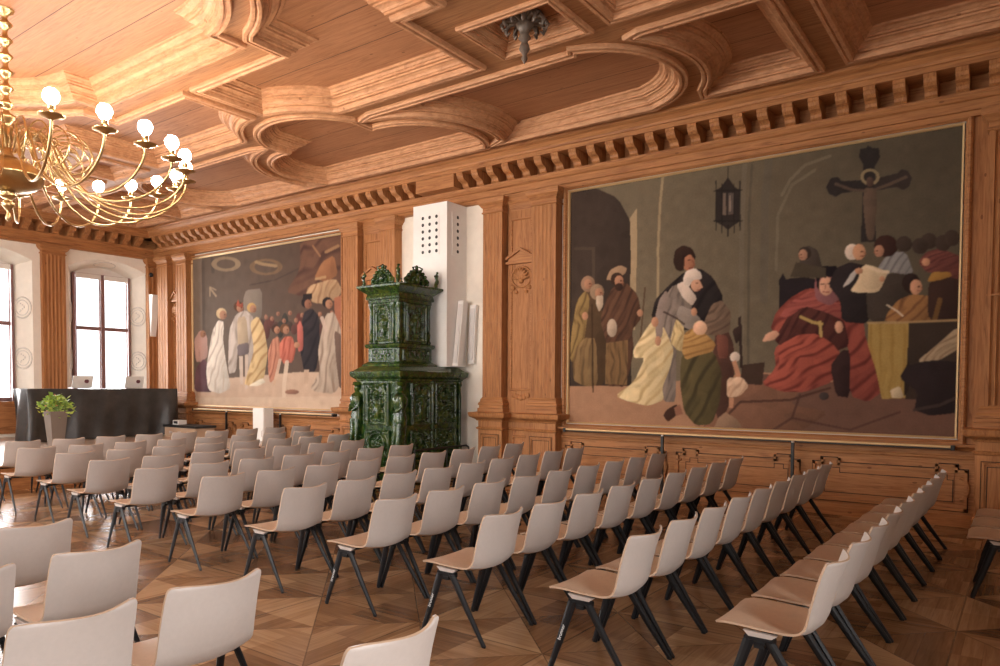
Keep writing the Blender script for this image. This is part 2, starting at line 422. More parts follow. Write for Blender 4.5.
e2 = MB().prism([(XW+d, z) for d, z in ENTW], YS, W-.01, 'y').build('trim_2', MW['y'])
struct(e2, 'carved pine cornice above the windows', 'cornice')
y = W-.6
while y > -4.2:
    MB().prism([(XW+d, z) for d, z in BR], y-.065, y+.065, 'y').build('bracket', MW['z'], e2); y -= .318
for nm, poly, a, b, ax in (('trim_3', [(YS+d, z) for d, z in ENTW], XW, XE, 'x'), ('trim_4', [(XE-d, z) for d, z in ENTW], YS, W, 'y')):
    struct(MB().prism(poly, a, b, ax).build(nm, MW['x']), 'pine cornice', 'cornice')

# ------------------------------------------------------------------ ceiling with lobed coffers
K = (ZC-1.668)/(4.95-1.668)
def cc(p_): return (p_[0]*K, -8.057+(p_[1]+8.057)*K)
def arc(cx, cy, r, a0, a1, n=14): return [(cx+r*math.cos(math.radians(a0+(a1-a0)*i/n)), cy+r*math.sin(math.radians(a0+(a1-a0)*i/n))) for i in range(n+1)]
AX, AY = -7.72, -5.3
P1 = [(-6.30, .04)]+arc(-6.80, -.48, .84, 38, -97, 16)+arc(AX, -1.3, .90, -25, -155, 18)+arc(2*AX+6.80, -.48, .84, 277-360, -218, 16)+[(2*AX+6.30, .04)]
P2 = [(-5.95, .04)]+arc(-6.80, -.48, 1.15, 20, 70-180+12, 12)[0:0]+arc(-6.80, -.48, 1.16, 22, -84, 14)+[(-6.55, -1.66), (-3.70, -1.66)]+arc(-3.95, -.85, .92, -72, 68, 16)+[(-3.66, .04)]
P3 = [(-2.98, .02)]+arc(-3.95, -.85, 1.24, 36, -42, 12)+[(-2.98, -1.70), (-1.86, -1.70), (-1.86, .02)]
P4 = [(-1.48, -.02), (-1.48, -1.70), (.2, -1.70), (.2, -.02)]
P5h = [(-4.70, -2.03), (-6.74, -2.03)]+arc(AX, -1.35, 1.16, -38, -82, 8)+[(-7.56, -3.30), (-6.04, -3.30), (-6.04, -3.72)]+arc(-6.45, AY, 1.60, 72, 0, 12)
P5 = P5h+[(p_[0], 2*AY-p_[1]) for p_ in P5h[::-1][1:]]+[(-4.70, 2*AY+3.24), (-4.22, 2*AY+3.24), (-4.22, -3.24), (-4.70, -3.24)]
RO = [(-4.29, -2.04), (-4.29, -2.68), (-3.40, -2.68), (-3.40, -2.04)]
U2 = [(-3.06, -2.13), (-3.06, -5.1), (-1.9, -5.1), (-1.9, -2.13)]
U3 = [(-1.55, -2.13), (-1.55, -5.1), (.2, -5.1), (.2, -2.13)]
U4 = [(-3.85, -3.1), (-3.85, -5.1), (-3.45, -5.1), (-3.45, -3.1)]
hl = [(-6.30, -3.76), (-6.30, -4.05)]+arc(-6.45, AY, 1.26, 82, 0, 14)
q = hl+[(p_[0], 2*AY-p_[1]) for p_ in hl[::-1][1:]]
P0 = q+[(2*AX+.2-p_[0], p_[1]) for p_ in q[::-1]]
def area(p_): return sum(p_[i][0]*p_[(i+1) % len(p_)][1]-p_[(i+1) % len(p_)][0]*p_[i][1] for i in range(len(p_)))/2
def mx(p_): return [(2*AX-a, b) for a, b in p_]
def my(p_): return [(a, 2*AY-b) for a, b in p_]
pan = [P1, P2, P3, P4, P5, RO, U2, U3, P0]
pan += [mx(P2), mx(P3), [(max(a, -15.2), b) for a, b in mx(P4)], mx(P5), mx(RO), mx(U2), [(max(a, -15.2), b) for a, b in mx(U3)]]
pan += [my(p_) for p_ in (P1, P2, P3, P4, mx(P2), mx(P3), RO, mx(RO))]
pan += [[(.55, -.02), (.55, -1.70), (1.4, -1.70), (1.4, -.02)], [(.55, -2.13), (.55, -5.1), (1.4, -5.1), (1.4, -2.13)]]
def clean(p_):
    o = []
    for a in p_:
        if not o or math.dist(a, o[-1]) > .02: o.append(a)
    if math.dist(o[0], o[-1]) < .02: o.pop()
    return o if area(o) > 0 else o[::-1]
pan = [clean([cc(a) for a in p_]) for p_ in pan]
def inset(p_, d):
    """move a counter-clockwise outline inwards by d"""
    n = len(p_); out = []
    for i in range(n):
        a, b, c = Vector(p_[i-1]), Vector(p_[i]), Vector(p_[(i+1) % n])
        t1 = (b-a).normalized(); t2 = (c-b).normalized()
        n1 = Vector((-t1.y, t1.x)); n2 = Vector((-t2.y, t2.x)); m = n1+n2
        if m.length < 1e-4: m = n1
        m.normalize(); k = 1/max(.42, m.dot(n1)); out.append(tuple(b+m*d*k))
    return out
outer = [(XW-.1, YS-.1), (XE+.1, YS-.1), (XE+.1, W+.1), (XW-.1, W+.1)]
loops = [[Vector((*a, 0)) for a in outer]]+[[Vector((*a, 0)) for a in p_[::-1]] for p_ in pan]
flat = [a for l in loops for a in l]
tri = tessellate_polygon(loops)
cb = MB(); cb.add([(a.x, a.y, ZC) for a in flat], [tuple(t) for t in tri])
cb.box(XW-.7, XE+.3, YS-.7, W+.3, ZC+.5, ZC+.6)
ceil = struct(cb.build('ceiling', MRIB), 'pine ceiling with lobed coffers and broad ribs', 'ceiling')
PROF = [(-.11, 0), (-.11, -.035), (-.10, -.055), (-.065, -.055), (-.06, -.040), (-.045, -.040), (-.03, -.062), (.0, -.060), (.012, -.03), (.015, .0), (.05, .002), (.052, .028), (.065, .030), (.075, .055), (.105, .075), (.13, .078), (.132, .10), (.165, .102), (.168, .128), (.18, .13), (.20, .155), (.235, .165), (.237, .185), (.25, .19)]
for i, p_ in enumerate(pan):
    small = area(p_) < 1.2
    mo = MB(); sc = .75 if small else 1
    rings = []
    for d, h in PROF:
        q = inset(p_, d*sc); rings.append([(a, b, ZC+h*(sc if small else 1)) for a, b in q])
    mo.loft(rings, closed=True, caps=False)
    mo.build('coffer_moulding', MBEAD, ceil)
    fp = inset(p_, .249*sc); zz = ZC+.19*sc
    tr = tessellate_polygon([[Vector((*a, 0)) for a in fp]])
    m2 = MB(); m2.add([(a, b, zz) for a, b in fp], [tuple(t)[::-1] for t in tr]); m2.build('coffer_panel', MCEIL, ceil)

# carved drop rosette hanging in the small coffer
rc = cc((-3.85, -2.36)); rz_ = ZC+.14
ro = empty('ceiling_rosette', 'carved dark wooden rosette with hanging drop in a small ceiling coffer', 'ornament', (rc[0], rc[1], rz_))
mb = MB()
mb.lathe([(.0, .0), (.20, -.0), (.22, -.03), (.18, -.05), (.12, -.06), (0, -.06)], (0, 0, 0), 24)
for k in range(12):
    a = 2*PI*k/12; path = [(r*math.cos(a), r*math.sin(a), z) for r, z in ((.05, -.08), (.13, -.05), (.21, -.05), (.25, -.10), (.23, -.15), (.19, -.13))]
    mb.tube(path, [.02, .028, .028, .024, .018, .01], 7)
mb.build('rosette', MROSET, ro)
MB().lathe([(.05, -.05), (.10, -.10), (.06, -.16), (.045, -.2), (.07, -.24), (.03, -.28), (.05, -.32), (.06, -.36), (.02, -.42), (.035, -.46), (.0, -.52)], (0, 0, 0), 16).build('drop', MROSET, ro)

# ------------------------------------------------------------------ panelling of the long wall
WF = W-.06
def ring_frame(mb, x0, x1, z0, z1, y, w=.03, d=.02):
    """a raised rectangular bead frame on a face looking towards -y"""
    o = [(x0, z0), (x1, z0), (x1, z1), (x0, z1)]
    rings = []
    for off, dep in ((0, 0), (.25*w, d), (.75*w, d), (w, 0)):
        rings.append([(x0+off, y-dep, z0+off), (x1-off, y-dep, z0+off), (x1-off, y-dep, z1-off), (x0+off, y-dep, z1-off)])
    mb.loft(rings, caps=False)
def eared(mb, x0, x1, z0, z1, y, e=.10, w=.03, d=.03):
    """a bead frame whose top corners step up, as on the dado panels"""
    pts = [(x0, z0), (x1, z0), (x1, z1), (x1-e, z1), (x1-e, z1+.06), (x1-3*e, z1+.06), (x1-3*e, z1), (x0+3*e, z1), (x0+3*e, z1+.06), (x0+e, z1+.06), (x0+e, z1), (x0, z1)]
    for i in range(len(pts)):
        a, b = pts[i], pts[(i+1) % len(pts)]
        mb.box(min(a[0], b[0])-w/2, max(a[0], b[0])+w/2, y-d, y+.005, min(a[1], b[1])-w/2, max(a[1], b[1])+w/2)
def dado(n, x0, x1, npan, label):
    mb = MB(); mb.box(x0, x1, WF, W+.02, 0, .98)
    o = struct(mb.build('trim_%d' % n, MW['x']), label, 'panelling')
    b = MB(); b.prism([(WF-.045, 0), (WF-.045, .10), (WF-.03, .125), (WF-.02, .14), (WF+.01, .14), (WF+.01, 0)], x0, x1, 'x'); b.build('skirting', MW['x'], o)
    r = MB(); r.prism([(WF+.01, .80), (WF-.02, .80), (WF-.03, .815), (WF-.03, .83), (WF-.012, .845), (WF+.01, .845)], x0, x1, 'x')
    r.prism([(WF+.01, .90), (WF-.03, .90), (WF-.055, .93), (WF-.11, .945), (WF-.125, .96), (WF-.125, .985), (W+.02, .985), (W+.02, .90)], x0, x1, 'x'); r.build('dado_rail', MW['x'], o)
    w = (x1-x0)/npan
    for i in range(npan):
        a, c = x0+w*i+.10, x0+w*(i+1)-.10
        p = MB(); eared(p, a, c, .20, .66, WF)
        gl = MB(); eared(gl, a-.022, c+.022, .178, .682, WF, .10, .011, .004); eared(gl, a+.13, c-.13, .29, .55, WF-.012, .06, .009, .003); gl.build('groove_shade_line', MGROOVE, o)
        p.box(a+.12, c-.12, WF-.012, WF+.004, .28, .62)
        # carved half-round scroll at the panel's ends
        for cx in (a+.06, c-.06):
            path = [(cx+ (.10 if cx > (a+c)/2 else -.10)*0+.09*math.cos(t), WF-.01, .45+.13*math.sin(t)) for t in [(-PI/2)+PI*k/10 for k in range(11)]]
            if cx < (a+c)/2: path = [(2*cx-q[0], q[1], q[2]) for q in path]
            p.tube(path, .018, 6)
        p.build('dado_panel', MW['x'], o)
    return o
dado(5, -6.12, -.46, 3, 'pine dado below the large painting')
dado(6, -16.68, -11.20, 3, 'pine dado below the left painting')
dado(7, .95, XE, 2, 'pine dado right of the last pilaster')

def shaft(mb, x0, x1, yf, z0, z1, nfl, fd=.011):
    """fluted pilaster shaft"""
    m = (x1-x0)*.09; w = (x1-x0-2*m)/nfl; poly = [(x0, W+.02), (x0, yf), (x0+m, yf)]
    for i in range(nfl):
        a = x0+m+w*i
        poly += [(a+w*.12, yf), (a+w*.25, yf+fd*.7), (a+w*.5, yf+fd), (a+w*.75, yf+fd*.7), (a+w*.88, yf)]
    poly += [(x1-m, yf), (x1, yf), (x1, W+.02)]
    mb.prism(poly, z0, z1, 'z')
PED = [(0, 0), (.10, 0)]
def pilaster(n, x0, x1, label, nfl=5, yf=W-.20, pedx=.05):
    root = holder('trim_%d' % n, label, 'pilaster')
    mb = MB(); a, b = x0-pedx, x1+pedx; y = yf-.05
    mb.rectloft(a, b, y, W+.02, [(0, .03), (.12, .03), (.15, 0), (.88, 0), (.89, .02), (.915, .03), (.93, .005), (.93, 0), (1.03, 0), (1.035, .02), (1.06, .035), (1.08, .07), (1.10, .11), (1.12, .12), (1.14, .125), (1.17, .13), (1.18, .12), (1.19, .02), (1.19, 0)])
    ring_frame(mb, a+.07, b-.07, .2, .80, y, .035, .018)
    mb.build('pedestal', MW['z'], root)
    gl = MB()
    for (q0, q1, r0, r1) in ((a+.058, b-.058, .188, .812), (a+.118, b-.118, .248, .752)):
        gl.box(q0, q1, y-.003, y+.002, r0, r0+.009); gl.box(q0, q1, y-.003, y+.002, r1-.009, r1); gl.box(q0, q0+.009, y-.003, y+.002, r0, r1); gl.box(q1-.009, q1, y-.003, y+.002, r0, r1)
    gl.build('groove_shade_line', MGROOVE, root)
    mb = MB(); mb.rectloft(x0-.02, x1+.02, yf, W+.02, [(1.19, .05), (1.25, .05), (1.255, .03), (1.30, .03), (1.31, .045), (1.34, .04), (1.36, .02), (1.40, .015), (1.42, .0), (1.45, -.015)])
    mb.build('base', MW['x'], root)
    mb = MB(); shaft(mb, x0, x1, yf, 1.44, 4.58, nfl, .03 if nfl > 6 else .011); mb.box(x0, x1, yf-.004, yf+.03, 2.70, 2.72); mb.build('shaft', MW['z'], root)
    mb = MB(); mb.rectloft(x0, x1, yf, W+.02, [(4.56, 0), (4.57, .018), (4.59, .018), (4.60, .004), (4.66, .004), (4.67, .02), (4.70, .04), (4.73, .07), (4.74, .075), (4.79, .08), (4.81, .08)])
    mb.build('capital', MW['x'], root)
    return root
pilaster(10, -7.63, -7.23, 'fluted pine pilaster right of the stove', 5)
pilaster(11, -6.63, -6.17, 'fluted pine pilaster left of the large painting', 5)
pilaster(12, -11.13, -10.72, 'fluted pine pilaster right of the left painting', 5)
pilaster(13, -10.10, -9.72, 'fluted pine pilaster left of the stove', 4)
pilaster(14, -.42, .18, 'wide fluted pine pilaster right of the large painting', 8, yf=W-.22)
pilaster(15, -17.18, -16.74, 'pine pilaster left of the left painting', 3)
pilaster(16, -18.02, -17.58, 'pine pilaster in the far corner', 3)

def bay(n, x0, x1, label):
    root = holder('trim_%d' % n, label, 'panelling')
    mb = MB(); mb.box(x0, x1, WF, W+.02, 0, 4.81); mb.build('bay_board', MW['z'], root)
    mb = MB(); xa, xb = x0+.06, x1-.06
    ring_frame(mb, xa, xb, 1.55, 4.45, WF, .04, .02)
    mb.rectloft(xa-.02, xb+.02, WF-.01, W, [(1.02, 0), (1.06, .03), (1.10, .07), (1.14, .08), (1.17, .08), (1.18, 0)])
    mb.rectloft(xa-.02, xb+.02, WF-.01, W, [(.88, 0), (.90, .02), (.93, 0)])
    ring_frame(mb, xa+.05, xb-.05, .2, .8, WF, .035, .018)
    mb.rectloft(xa, xb, WF-.005, W, [(4.58, 0), (4.62, .01), (4.68, .03), (4.73, .06), (4.81, .06)])
    mb.build('bay_moulding', MW['x'], root)
    c = (x0+x1)/2; h = (x1-x0)/2-.035
    mb = MB(); zb = 3.72
    mb.prism([(c-h, zb), (c+h, zb), (c+h, zb+.04), (c, zb+.17), (c-h, zb+.04)], WF-.05, WF, 'y')
    mb.prism([(c-h-.03, zb+.03), (c-h-.03, zb+.075), (c, zb+.225), (c+h+.03, zb+.075), (c+h+.03, zb+.03), (c, zb+.175)], WF-.085, WF, 'y')
    mb.box(c-h-.03, c+h+.03, WF-.08, WF, zb-.04, zb)
    mb.build('pediment', MW['x'], root)
    mb = MB(); zs = zb-.24
    for k in range(9):
        a = PI*(k+.5)/9-PI/2*0; dx, dz = math.cos(a), math.sin(a)
        mb.tube([(c, WF-.015, zs-.06), (c+dx*.10, WF-.05, zs-.06+dz*.13), (c+dx*.165, WF-.03, zs-.06+dz*.2)], [.012, .03, .012], 7)
    mb.ell((c, WF-.02, zs-.08), (.05, .04, .05))
    mb.tube([(c+.2*math.cos(t), WF-.01, zs-.02+.2*math.sin(t)*.85) for t in [2*PI*k/24 for k in range(25)]], .018, 6, caps=False)
    for sd in (-1, 1): mb.ell((c+sd*.17, WF-.02, zs-.2), (.05, .03, .04)); mb.ell((c+sd*.1, WF-.02, zs-.27), (.04, .025, .03))
    mb.build('shell_carving', MW['z'], root)
    mb = MB()
    for k in range(5): mb.ell((c-.14+.07*k, WF-.01, 1.48-.05*(1-abs(k-2)/2)), (.045, .02, .05))
    mb.build('lower_carving', MW['z'], root)
    return root
bay(20, -7.20, -6.64, 'carved pine bay with shell between two pilasters right of the stove')
bay(21, -10.70, -10.12, 'carved pine bay between two pilasters left of the stove')
bay(22, -17.56, -17.20, 'carved pine bay in the far corner')
o = MB().box(-.60, -.40, W-.03, W+.02, .98, 4.81).build('trim_25', MW['z']); struct(o, 'pine strip between the large painting and the last pilaster', 'panelling')
o = MB().box(.22, XE, WF, W+.02, .98, 4.81).build('trim_23', MW['z']); struct(o, 'pine boarding right of the last pilaster', 'panelling')
o = MB().box(-17.98, XW, WF, W+.02, 0, 4.81).build('trim_24', MW['z']); struct(o, 'pine boarding in the far corner', 'panelling')

# pilasters on the window wall
def wpil(n, yc, hw, label, nfl=5):
    root = holder('trim_%d' % n, label, 'pilaster')
    T = lambda a, b, c: (XW+(W-b), yc+a, c)      # local: front faces local -y
    mb = MB(T); shaft(mb, -hw, hw, W-.12, .42, 4.62, nfl); mb.build('shaft', MW['z'], root)
    mb = MB(T); mb.rectloft(-hw, hw, W-.12, W+.0, [(4.60, 0), (4.61, .02), (4.63, .02), (4.64, 0), (4.68, 0), (4.70, .03), (4.74, .06), (4.76, .07), (4.81, .075)]); mb.build('capital', MW['y'], root)
    mb = MB(T); mb.rectloft(-hw, hw, W-.12, W+.0, [(.42, .06), (1.0, .06), (1.02, .12), (1.1, .12), (1.12, .04), (1.2, .03), (1.22, 0)]); mb.build('base', MW['z'], root)
wpil(17, -.315, .25, 'fluted pine pilaster between the two windows')
wpil(18, WC[1]-1.335, .25, 'fluted pine pilaster left of the second window')
wpil(19, 2.05, .13, 'narrow pine pilaster beside the far window', 2)

# ------------------------------------------------------------------ paintings
def rast(name, x0, x1, z0, z1, nx, nz, base_fn, ops, root, tone=.86):
    """canvas whose paint is stored per vertex; ops are painted in order. Outlines were traced on the canvas plane."""
    X, Z = np.meshgrid(np.linspace(x0, x1, nx), np.linspace(z0, z1, nz))
    # traced outlines live on the canvas: convert canvas points to tracing coordinates once
    d = np.stack([X-CAM[0], np.full_like(X, W-.012-CAM[1]), Z-CAM[2]], -1)
    dep = d@_F; U = PX0+FPX*(d@_R)/dep; V = PY0-FPX*(d@_U)/dep
    img = base_fn(U, V)
    n1 = rng.normal(0, 1, (nz//10+2, nx//10+2))
    def up(a):
        zi = np.linspace(0, a.shape[0]-1.001, nz); xi = np.linspace(0, a.shape[1]-1.001, nx)
        z0i = zi.astype(int); x0i = xi.astype(int); fz = (zi-z0i)[:, None]; fx = (xi-x0i)[None]
        return (a[z0i][:, x0i]*(1-fz)*(1-fx)+a[z0i+1][:, x0i]*fz*(1-fx)+a[z0i][:, x0i+1]*(1-fz)*fx+a[z0i+1][:, x0i+1]*fz*fx)
    mott = up(n1)*.05
    wx = up(rng.normal(0, 1, (nz//24+2, nx//24+2))); wz = up(rng.normal(0, 1, (nz//16+2, nx//16+2)))
    def inpoly(P):
        r = np.zeros(U.shape, bool); n = len(P)
        for i in range(n):
            (xa, ya), (xb, yb) = P[i], P[(i+1) % n]
            if ya == yb: continue
            c = ((ya > V) != (yb > V)) & (U < (xb-xa)*(V-ya)/(yb-ya)+xa); r ^= c
        return r
    def smoothpoly(P):
        if len(P) < 4: return P
        for _ in range(1):
            q = []
            for i in range(len(P)):
                a, b = P[i], P[(i+1) % len(P)]
                q += [(a[0]*.85+b[0]*.15, a[1]*.85+b[1]*.15), (a[0]*.15+b[0]*.85, a[1]*.15+b[1]*.85)]
            P = q
        return P
    for op in ops:
        k = op[0]; c = np.array(lin(op[-1]))*tone
        if k == 'P' or k == 'Q':
            m = inpoly(smoothpoly(op[1]) if k == 'P' else op[1]); a = 1.
        elif k == 'E':
            cx, cy, rx, ry = op[1]; m = ((U-cx)/rx)**2+((V-cy)/ry)**2 < 1; a = 1.
        elif k == 'O':
            cx, cy, rx, ry, t = op[1]; rr = np.sqrt(((U-cx)/rx)**2+((V-cy)/ry)**2); m = abs(rr-1) < t; a = 1.
        elif k == 'L':
            pts, wd = op[1], op[2]; m = np.zeros(U.shape, bool)
            for (xa, ya), (xb, yb) in zip(pts, pts[1:]):
                L2 = (xb-xa)**2+(yb-ya)**2+1e-9; t = np.clip(((U-xa)*(xb-xa)+(V-ya)*(yb-ya))/L2, 0, 1)
                m |= np.hypot(U-xa-t*(xb-xa), V-ya-t*(yb-ya)) < wd/2
            a = .85
        elif k == 'F':      # folds of a garment: strokes of a second tone, only inside the outline
            m = inpoly(smoothpoly(op[1])); (ang, per, ph) = op[2]
            q = U*math.cos(ang)+V*math.sin(ang); e = -U*math.sin(ang)+V*math.cos(ang)
            w1 = np.sin((q+wx*3.5)*2*PI/per+ph); w2 = np.sin((q*1.9+wx*4+e*.12)*2*PI/per+1+ph)
            a = np.clip(.55*w1+.35*w2+.2, 0, 1)*.85; a = a[m][:, None]
        if k in 'PE' and m.any():
            um, vm = U[m], V[m]; cu, cv = um.mean(), vm.mean(); ru, rv = max(um.std(), .5)*1.8, max(vm.std(), .5)*1.8
            sh = 1.10-.30*np.clip(.75*(um-cu)/ru+.45*(vm-cv)/rv+.15, -.4, 1.2)-.10*(wx[m] > .4); c = c*sh[:, None]
        img[m] = img[m]*(1-a)+c*a
    for _ in range(2): img[1:-1, 1:-1] = (img[1:-1, 1:-1]*3+img[:-2, 1:-1]+img[2:, 1:-1]+img[1:-1, :-2]+img[1:-1, 2:])/7
    img *= (1+mott)[..., None]
    me = bpy.data.meshes.new('canvas')
    vs = np.stack([X, np.full_like(X, W-.012), Z], -1).reshape(-1, 3)
    idx = np.arange(nx*nz).reshape(nz, nx); f = np.stack([idx[:-1, :-1], idx[:-1, 1:], idx[1:, 1:], idx[1:, :-1]], -1).reshape(-1, 4)
    me.from_pydata(vs.tolist(), [], f.tolist()); me.materials.append(MCANVAS)
    ca = me.color_attributes.new('paint', 'FLOAT_COLOR', 'POINT')
    ca.data.foreach_set('color', np.concatenate([np.clip(img, 0, 1).reshape(-1, 3), np.ones((nx*nz, 1))], 1).ravel())
    o = bpy.data.objects.new(name, me); COL.objects.link(o); o.parent = root
    return o
def frame(root, x0, x1, z0, z1, w=.115):
    rings = []
    for off, dep in ((w, 0), (w, .07), (w*.8, .09), (w*.55, .085), (w*.45, .06), (.035, .05)):
        rings.append([(x0-off, W-dep, z0-off), (x1+off, W-dep, z0-off), (x1+off, W-dep, z1+off), (x0-off, W-dep, z1+off)])
    MB().loft(rings, caps=False).build('frame', MW['x'], root)
    rings = []
    for off, dep in ((.022, .05), (.022, .062), (.008, .05), (0, .03), (0, 0)):
        rings.append([(x0-off, W-dep, z0-off), (x1+off, W-dep, z0-off), (x1+off, W-dep, z1+off), (x0-off, W-dep, z1+off)])
    MB().loft(rings, caps=False).build('gilt_fillet', MGOLD, root)
def base1(U, V):
    l = np.array(lin((126, 112, 90))); r = np.array(lin((90, 81, 66))); t = np.clip((U-600)/340, 0, 1)[..., None]  # darker to the right: partly room light falloff put into the paint
    b = l*(1-t)+r*t; g = np.clip((V-150)/250, 0, 1)[..., None]; return b*(.80+.12*g)
def folds(P, ang, per, c, ph=0): return ('F', P, (ang, per, ph), c)
def head(x, y, r, skin, hair=None, side=1):
    o = []
    if hair: o.append(('E', (x-side*r*.35, y-r*.35, r*1.15, r*1.2), hair))
    skin = tuple(int(v*.92) for v in skin)
    o += [('E', (x, y, r*.8, r), skin), ('E', (x+side*r*.35, y-r*.05, r*.16, r*.12), (60, 38, 28)), ('L', [(x+side*r*.55, y-r*.1), (x+side*r*.8, y+r*.25)], r*.18, (150, 100, 75)), ('L', [(x+side*r*.2, y+r*.5), (x+side*r*.6, y+r*.48)], r*.16, (120, 60, 50))]
    return o
SK = (192, 140, 108)
ops = []
A = lambda *a: ops.extend(a)
A(('P', [(569, 424), (569, 180), (596, 188), (618, 198), (631, 222), (633, 260), (630, 330), (632, 400), (600, 430)], (66, 54, 46)), ('Q', [(574, 247), (595, 247), (595, 330), (592, 330), (592, 250), (574, 250)], (84, 70, 58)),
  ('Q', [(630, 218), (637, 208), (637, 250), (635, 330), (628, 330), (631, 262)], (176, 152, 118)), ('L', [(663, 175), (660, 205), (658, 250), (658, 300)], 2.6, (172, 150, 116)),
  ('L', [(745, 160), (742, 215), (741, 375)], 5, (118, 106, 88)), ('L', [(752, 165), (749, 215), (748, 375)], 2.5, (92, 84, 70)), ('L', [(770, 150), (765, 200), (764, 300)], 8, (104, 95, 80)),
  ('L', [(782, 195), (790, 180), (805, 165), (830, 156)], 3, (124, 112, 92)), ('L', [(776, 270), (778, 215), (792, 185), (815, 170)], 3, (122, 110, 90)), ('L', [(800, 145), (830, 137), (900, 130)], 3, (112, 100, 84)))
A(('Q', [(560, 386), (640, 386), (700, 378), (760, 372), (970, 392), (970, 450), (560, 430)], (176, 134, 104)), ('Q', [(745, 372), (775, 375), (970, 400), (970, 450), (700, 436), (712, 405), (728, 385)], (112, 82, 68)),
  ('P', [(700, 434), (725, 395), (745, 382), (800, 390), (790, 405), (830, 412), (800, 432)], (128, 92, 72)), ('L', [(712, 432), (740, 402), (790, 400), (830, 388)], 2.5, (80, 54, 44)), ('L', [(800, 395), (792, 418), (770, 432)], 2.5, (84, 58, 48)), ('L', [(792, 418), (850, 430), (900, 412)], 2.2, (86, 60, 50)), ('P', [(712, 432), (722, 410), (738, 420), (748, 438)], (150, 120, 96)), ('Q', [(742, 365), (765, 362), (762, 385), (740, 384)], (70, 52, 42)))
# hanging lantern
A(('L', [(728, 165), (728, 182)], 1.2, (50, 42, 36)), ('Q', [(716, 190), (721, 187), (728, 177), (735, 187), (740, 190), (739, 222), (733, 226), (728, 230), (723, 226), (716, 222)], (52, 44, 40)), ('Q', [(723, 193), (726, 193), (726, 215), (722, 215)], (120, 104, 90)), ('Q', [(728, 193), (734, 193), (734, 214), (728, 215)], (96, 84, 76)), ('L', [(716, 181), (716, 230)], 1.4, (44, 38, 34)), ('L', [(740, 181), (740, 230)], 1.4, (44, 38, 34)), ('L', [(722, 184), (722, 233)], 1.1, (40, 34, 30)), ('L', [(734, 184), (734, 233)], 1.1, (40, 34, 30)), ('L', [(714, 221), (742, 221)], 1.6, (40, 34, 30)), ('L', [(714, 191), (742, 190)], 1.4, (40, 34, 30)), ('L', [(728, 225), (728, 236)], 1.6, (40, 34, 30)), ('L', [(730, 196), (730, 211)], 1.6, (150, 134, 116)))
# three pilgrims
A(('P', [(574, 384), (571, 345), (575, 305), (584, 290), (596, 292), (608, 330), (606, 386)], (86, 66, 46)), ('P', [(570, 362), (571, 335), (577, 300), (586, 290), (590, 300), (584, 340), (580, 360)], (152, 124, 78)), folds([(570, 362), (571, 335), (577, 300), (586, 290), (590, 300), (584, 340), (580, 360)], 0.1, 7, (100, 78, 48)))
A(('P', [(573, 380), (574, 350), (584, 338), (596, 338), (598, 386), (584, 386)], (140, 112, 76)), folds([(573, 380), (574, 350), (584, 338), (596, 338), (598, 386), (584, 386)], 0.05, 8, (98, 76, 50)))
A(('E', (588, 284, 7, 8), (150, 118, 94)), *head(588, 284, 5, SK), ('E', (597, 292, 7, 8), (150, 124, 98)), *head(599, 293, 5, SK), ('P', [(596, 296), (603, 295), (603, 306), (599, 312), (596, 304)], (196, 172, 146)))
A(('P', [(606, 300), (612, 288), (626, 282), (638, 295), (642, 318), (632, 330), (634, 350), (626, 387), (606, 386), (607, 345), (600, 320)], (100, 70, 52)), folds([(606, 300), (612, 288), (626, 282), (638, 295), (642, 318), (632, 330), (634, 350), (626, 387), (606, 386), (607, 345), (600, 320)], .4, 9, (66, 44, 36)), ('Q', [(606, 343), (628, 340), (627, 385), (605, 384)], (132, 102, 68)), folds([(606, 343), (628, 340), (627, 385), (605, 384)], 0, 7, (92, 68, 46)))
A(('P', [(606, 280), (610, 270), (620, 265), (627, 268), (625, 274), (612, 280)], (168, 136, 106)), *head(619, 281, 5.5, SK, (60, 42, 32)), ('E', (619, 287, 4, 4), (60, 42, 34)), ('E', (612, 328, 5, 9), (190, 166, 142)), ('L', [(592, 305), (593, 392)], 1.5, (66, 46, 32)), ('L', [(645, 288), (640, 345)], 1.5, (90, 64, 46)), ('E', (640, 313, 3, 3.5), SK), ('E', (585, 316, 3, 4), SK))
# dark haired man and the veiled woman
CK = [(651, 318), (655, 300), (668, 286), (684, 272), (700, 268), (713, 277), (724, 298), (716, 320), (700, 330), (680, 330), (664, 326)]
A(('P', CK, (48, 40, 38)), folds(CK, .6, 14, (30, 24, 24)), ('P', [(673, 262), (675, 250), (683, 245), (692, 248), (696, 256), (694, 262), (690, 255), (684, 262), (682, 272), (676, 270)], (56, 38, 30)), ('P', [(684, 258), (690, 254), (695, 260), (694, 268), (689, 272), (683, 268)], (170, 114, 86)), ('L', [(688, 260), (690, 260)], 1.2, (50, 30, 24)), ('L', [(692, 260), (695, 265), (693, 266)], 1.2, (140, 88, 66)), ('L', [(689, 268), (693, 268)], 1.1, (110, 56, 48)), ('L', [(684, 256), (683, 270)], 2.2, (48, 32, 26)))
SKT = [(658, 316), (648, 326), (633, 350), (634, 358), (645, 358), (634, 382), (615, 396), (630, 402), (648, 406), (664, 400), (662, 388), (670, 368), (674, 350), (666, 332)]
A(('P', [(662, 300), (674, 284), (686, 290), (692, 304), (692, 320), (680, 326), (676, 350), (676, 402), (664, 402), (660, 385), (664, 330), (656, 330)], (142, 126, 114)), folds([(662, 300), (674, 284), (686, 290), (692, 304), (692, 320), (680, 326), (676, 350), (676, 402), (664, 402), (660, 385), (664, 330), (656, 330)], .3, 8, (104, 92, 84)))
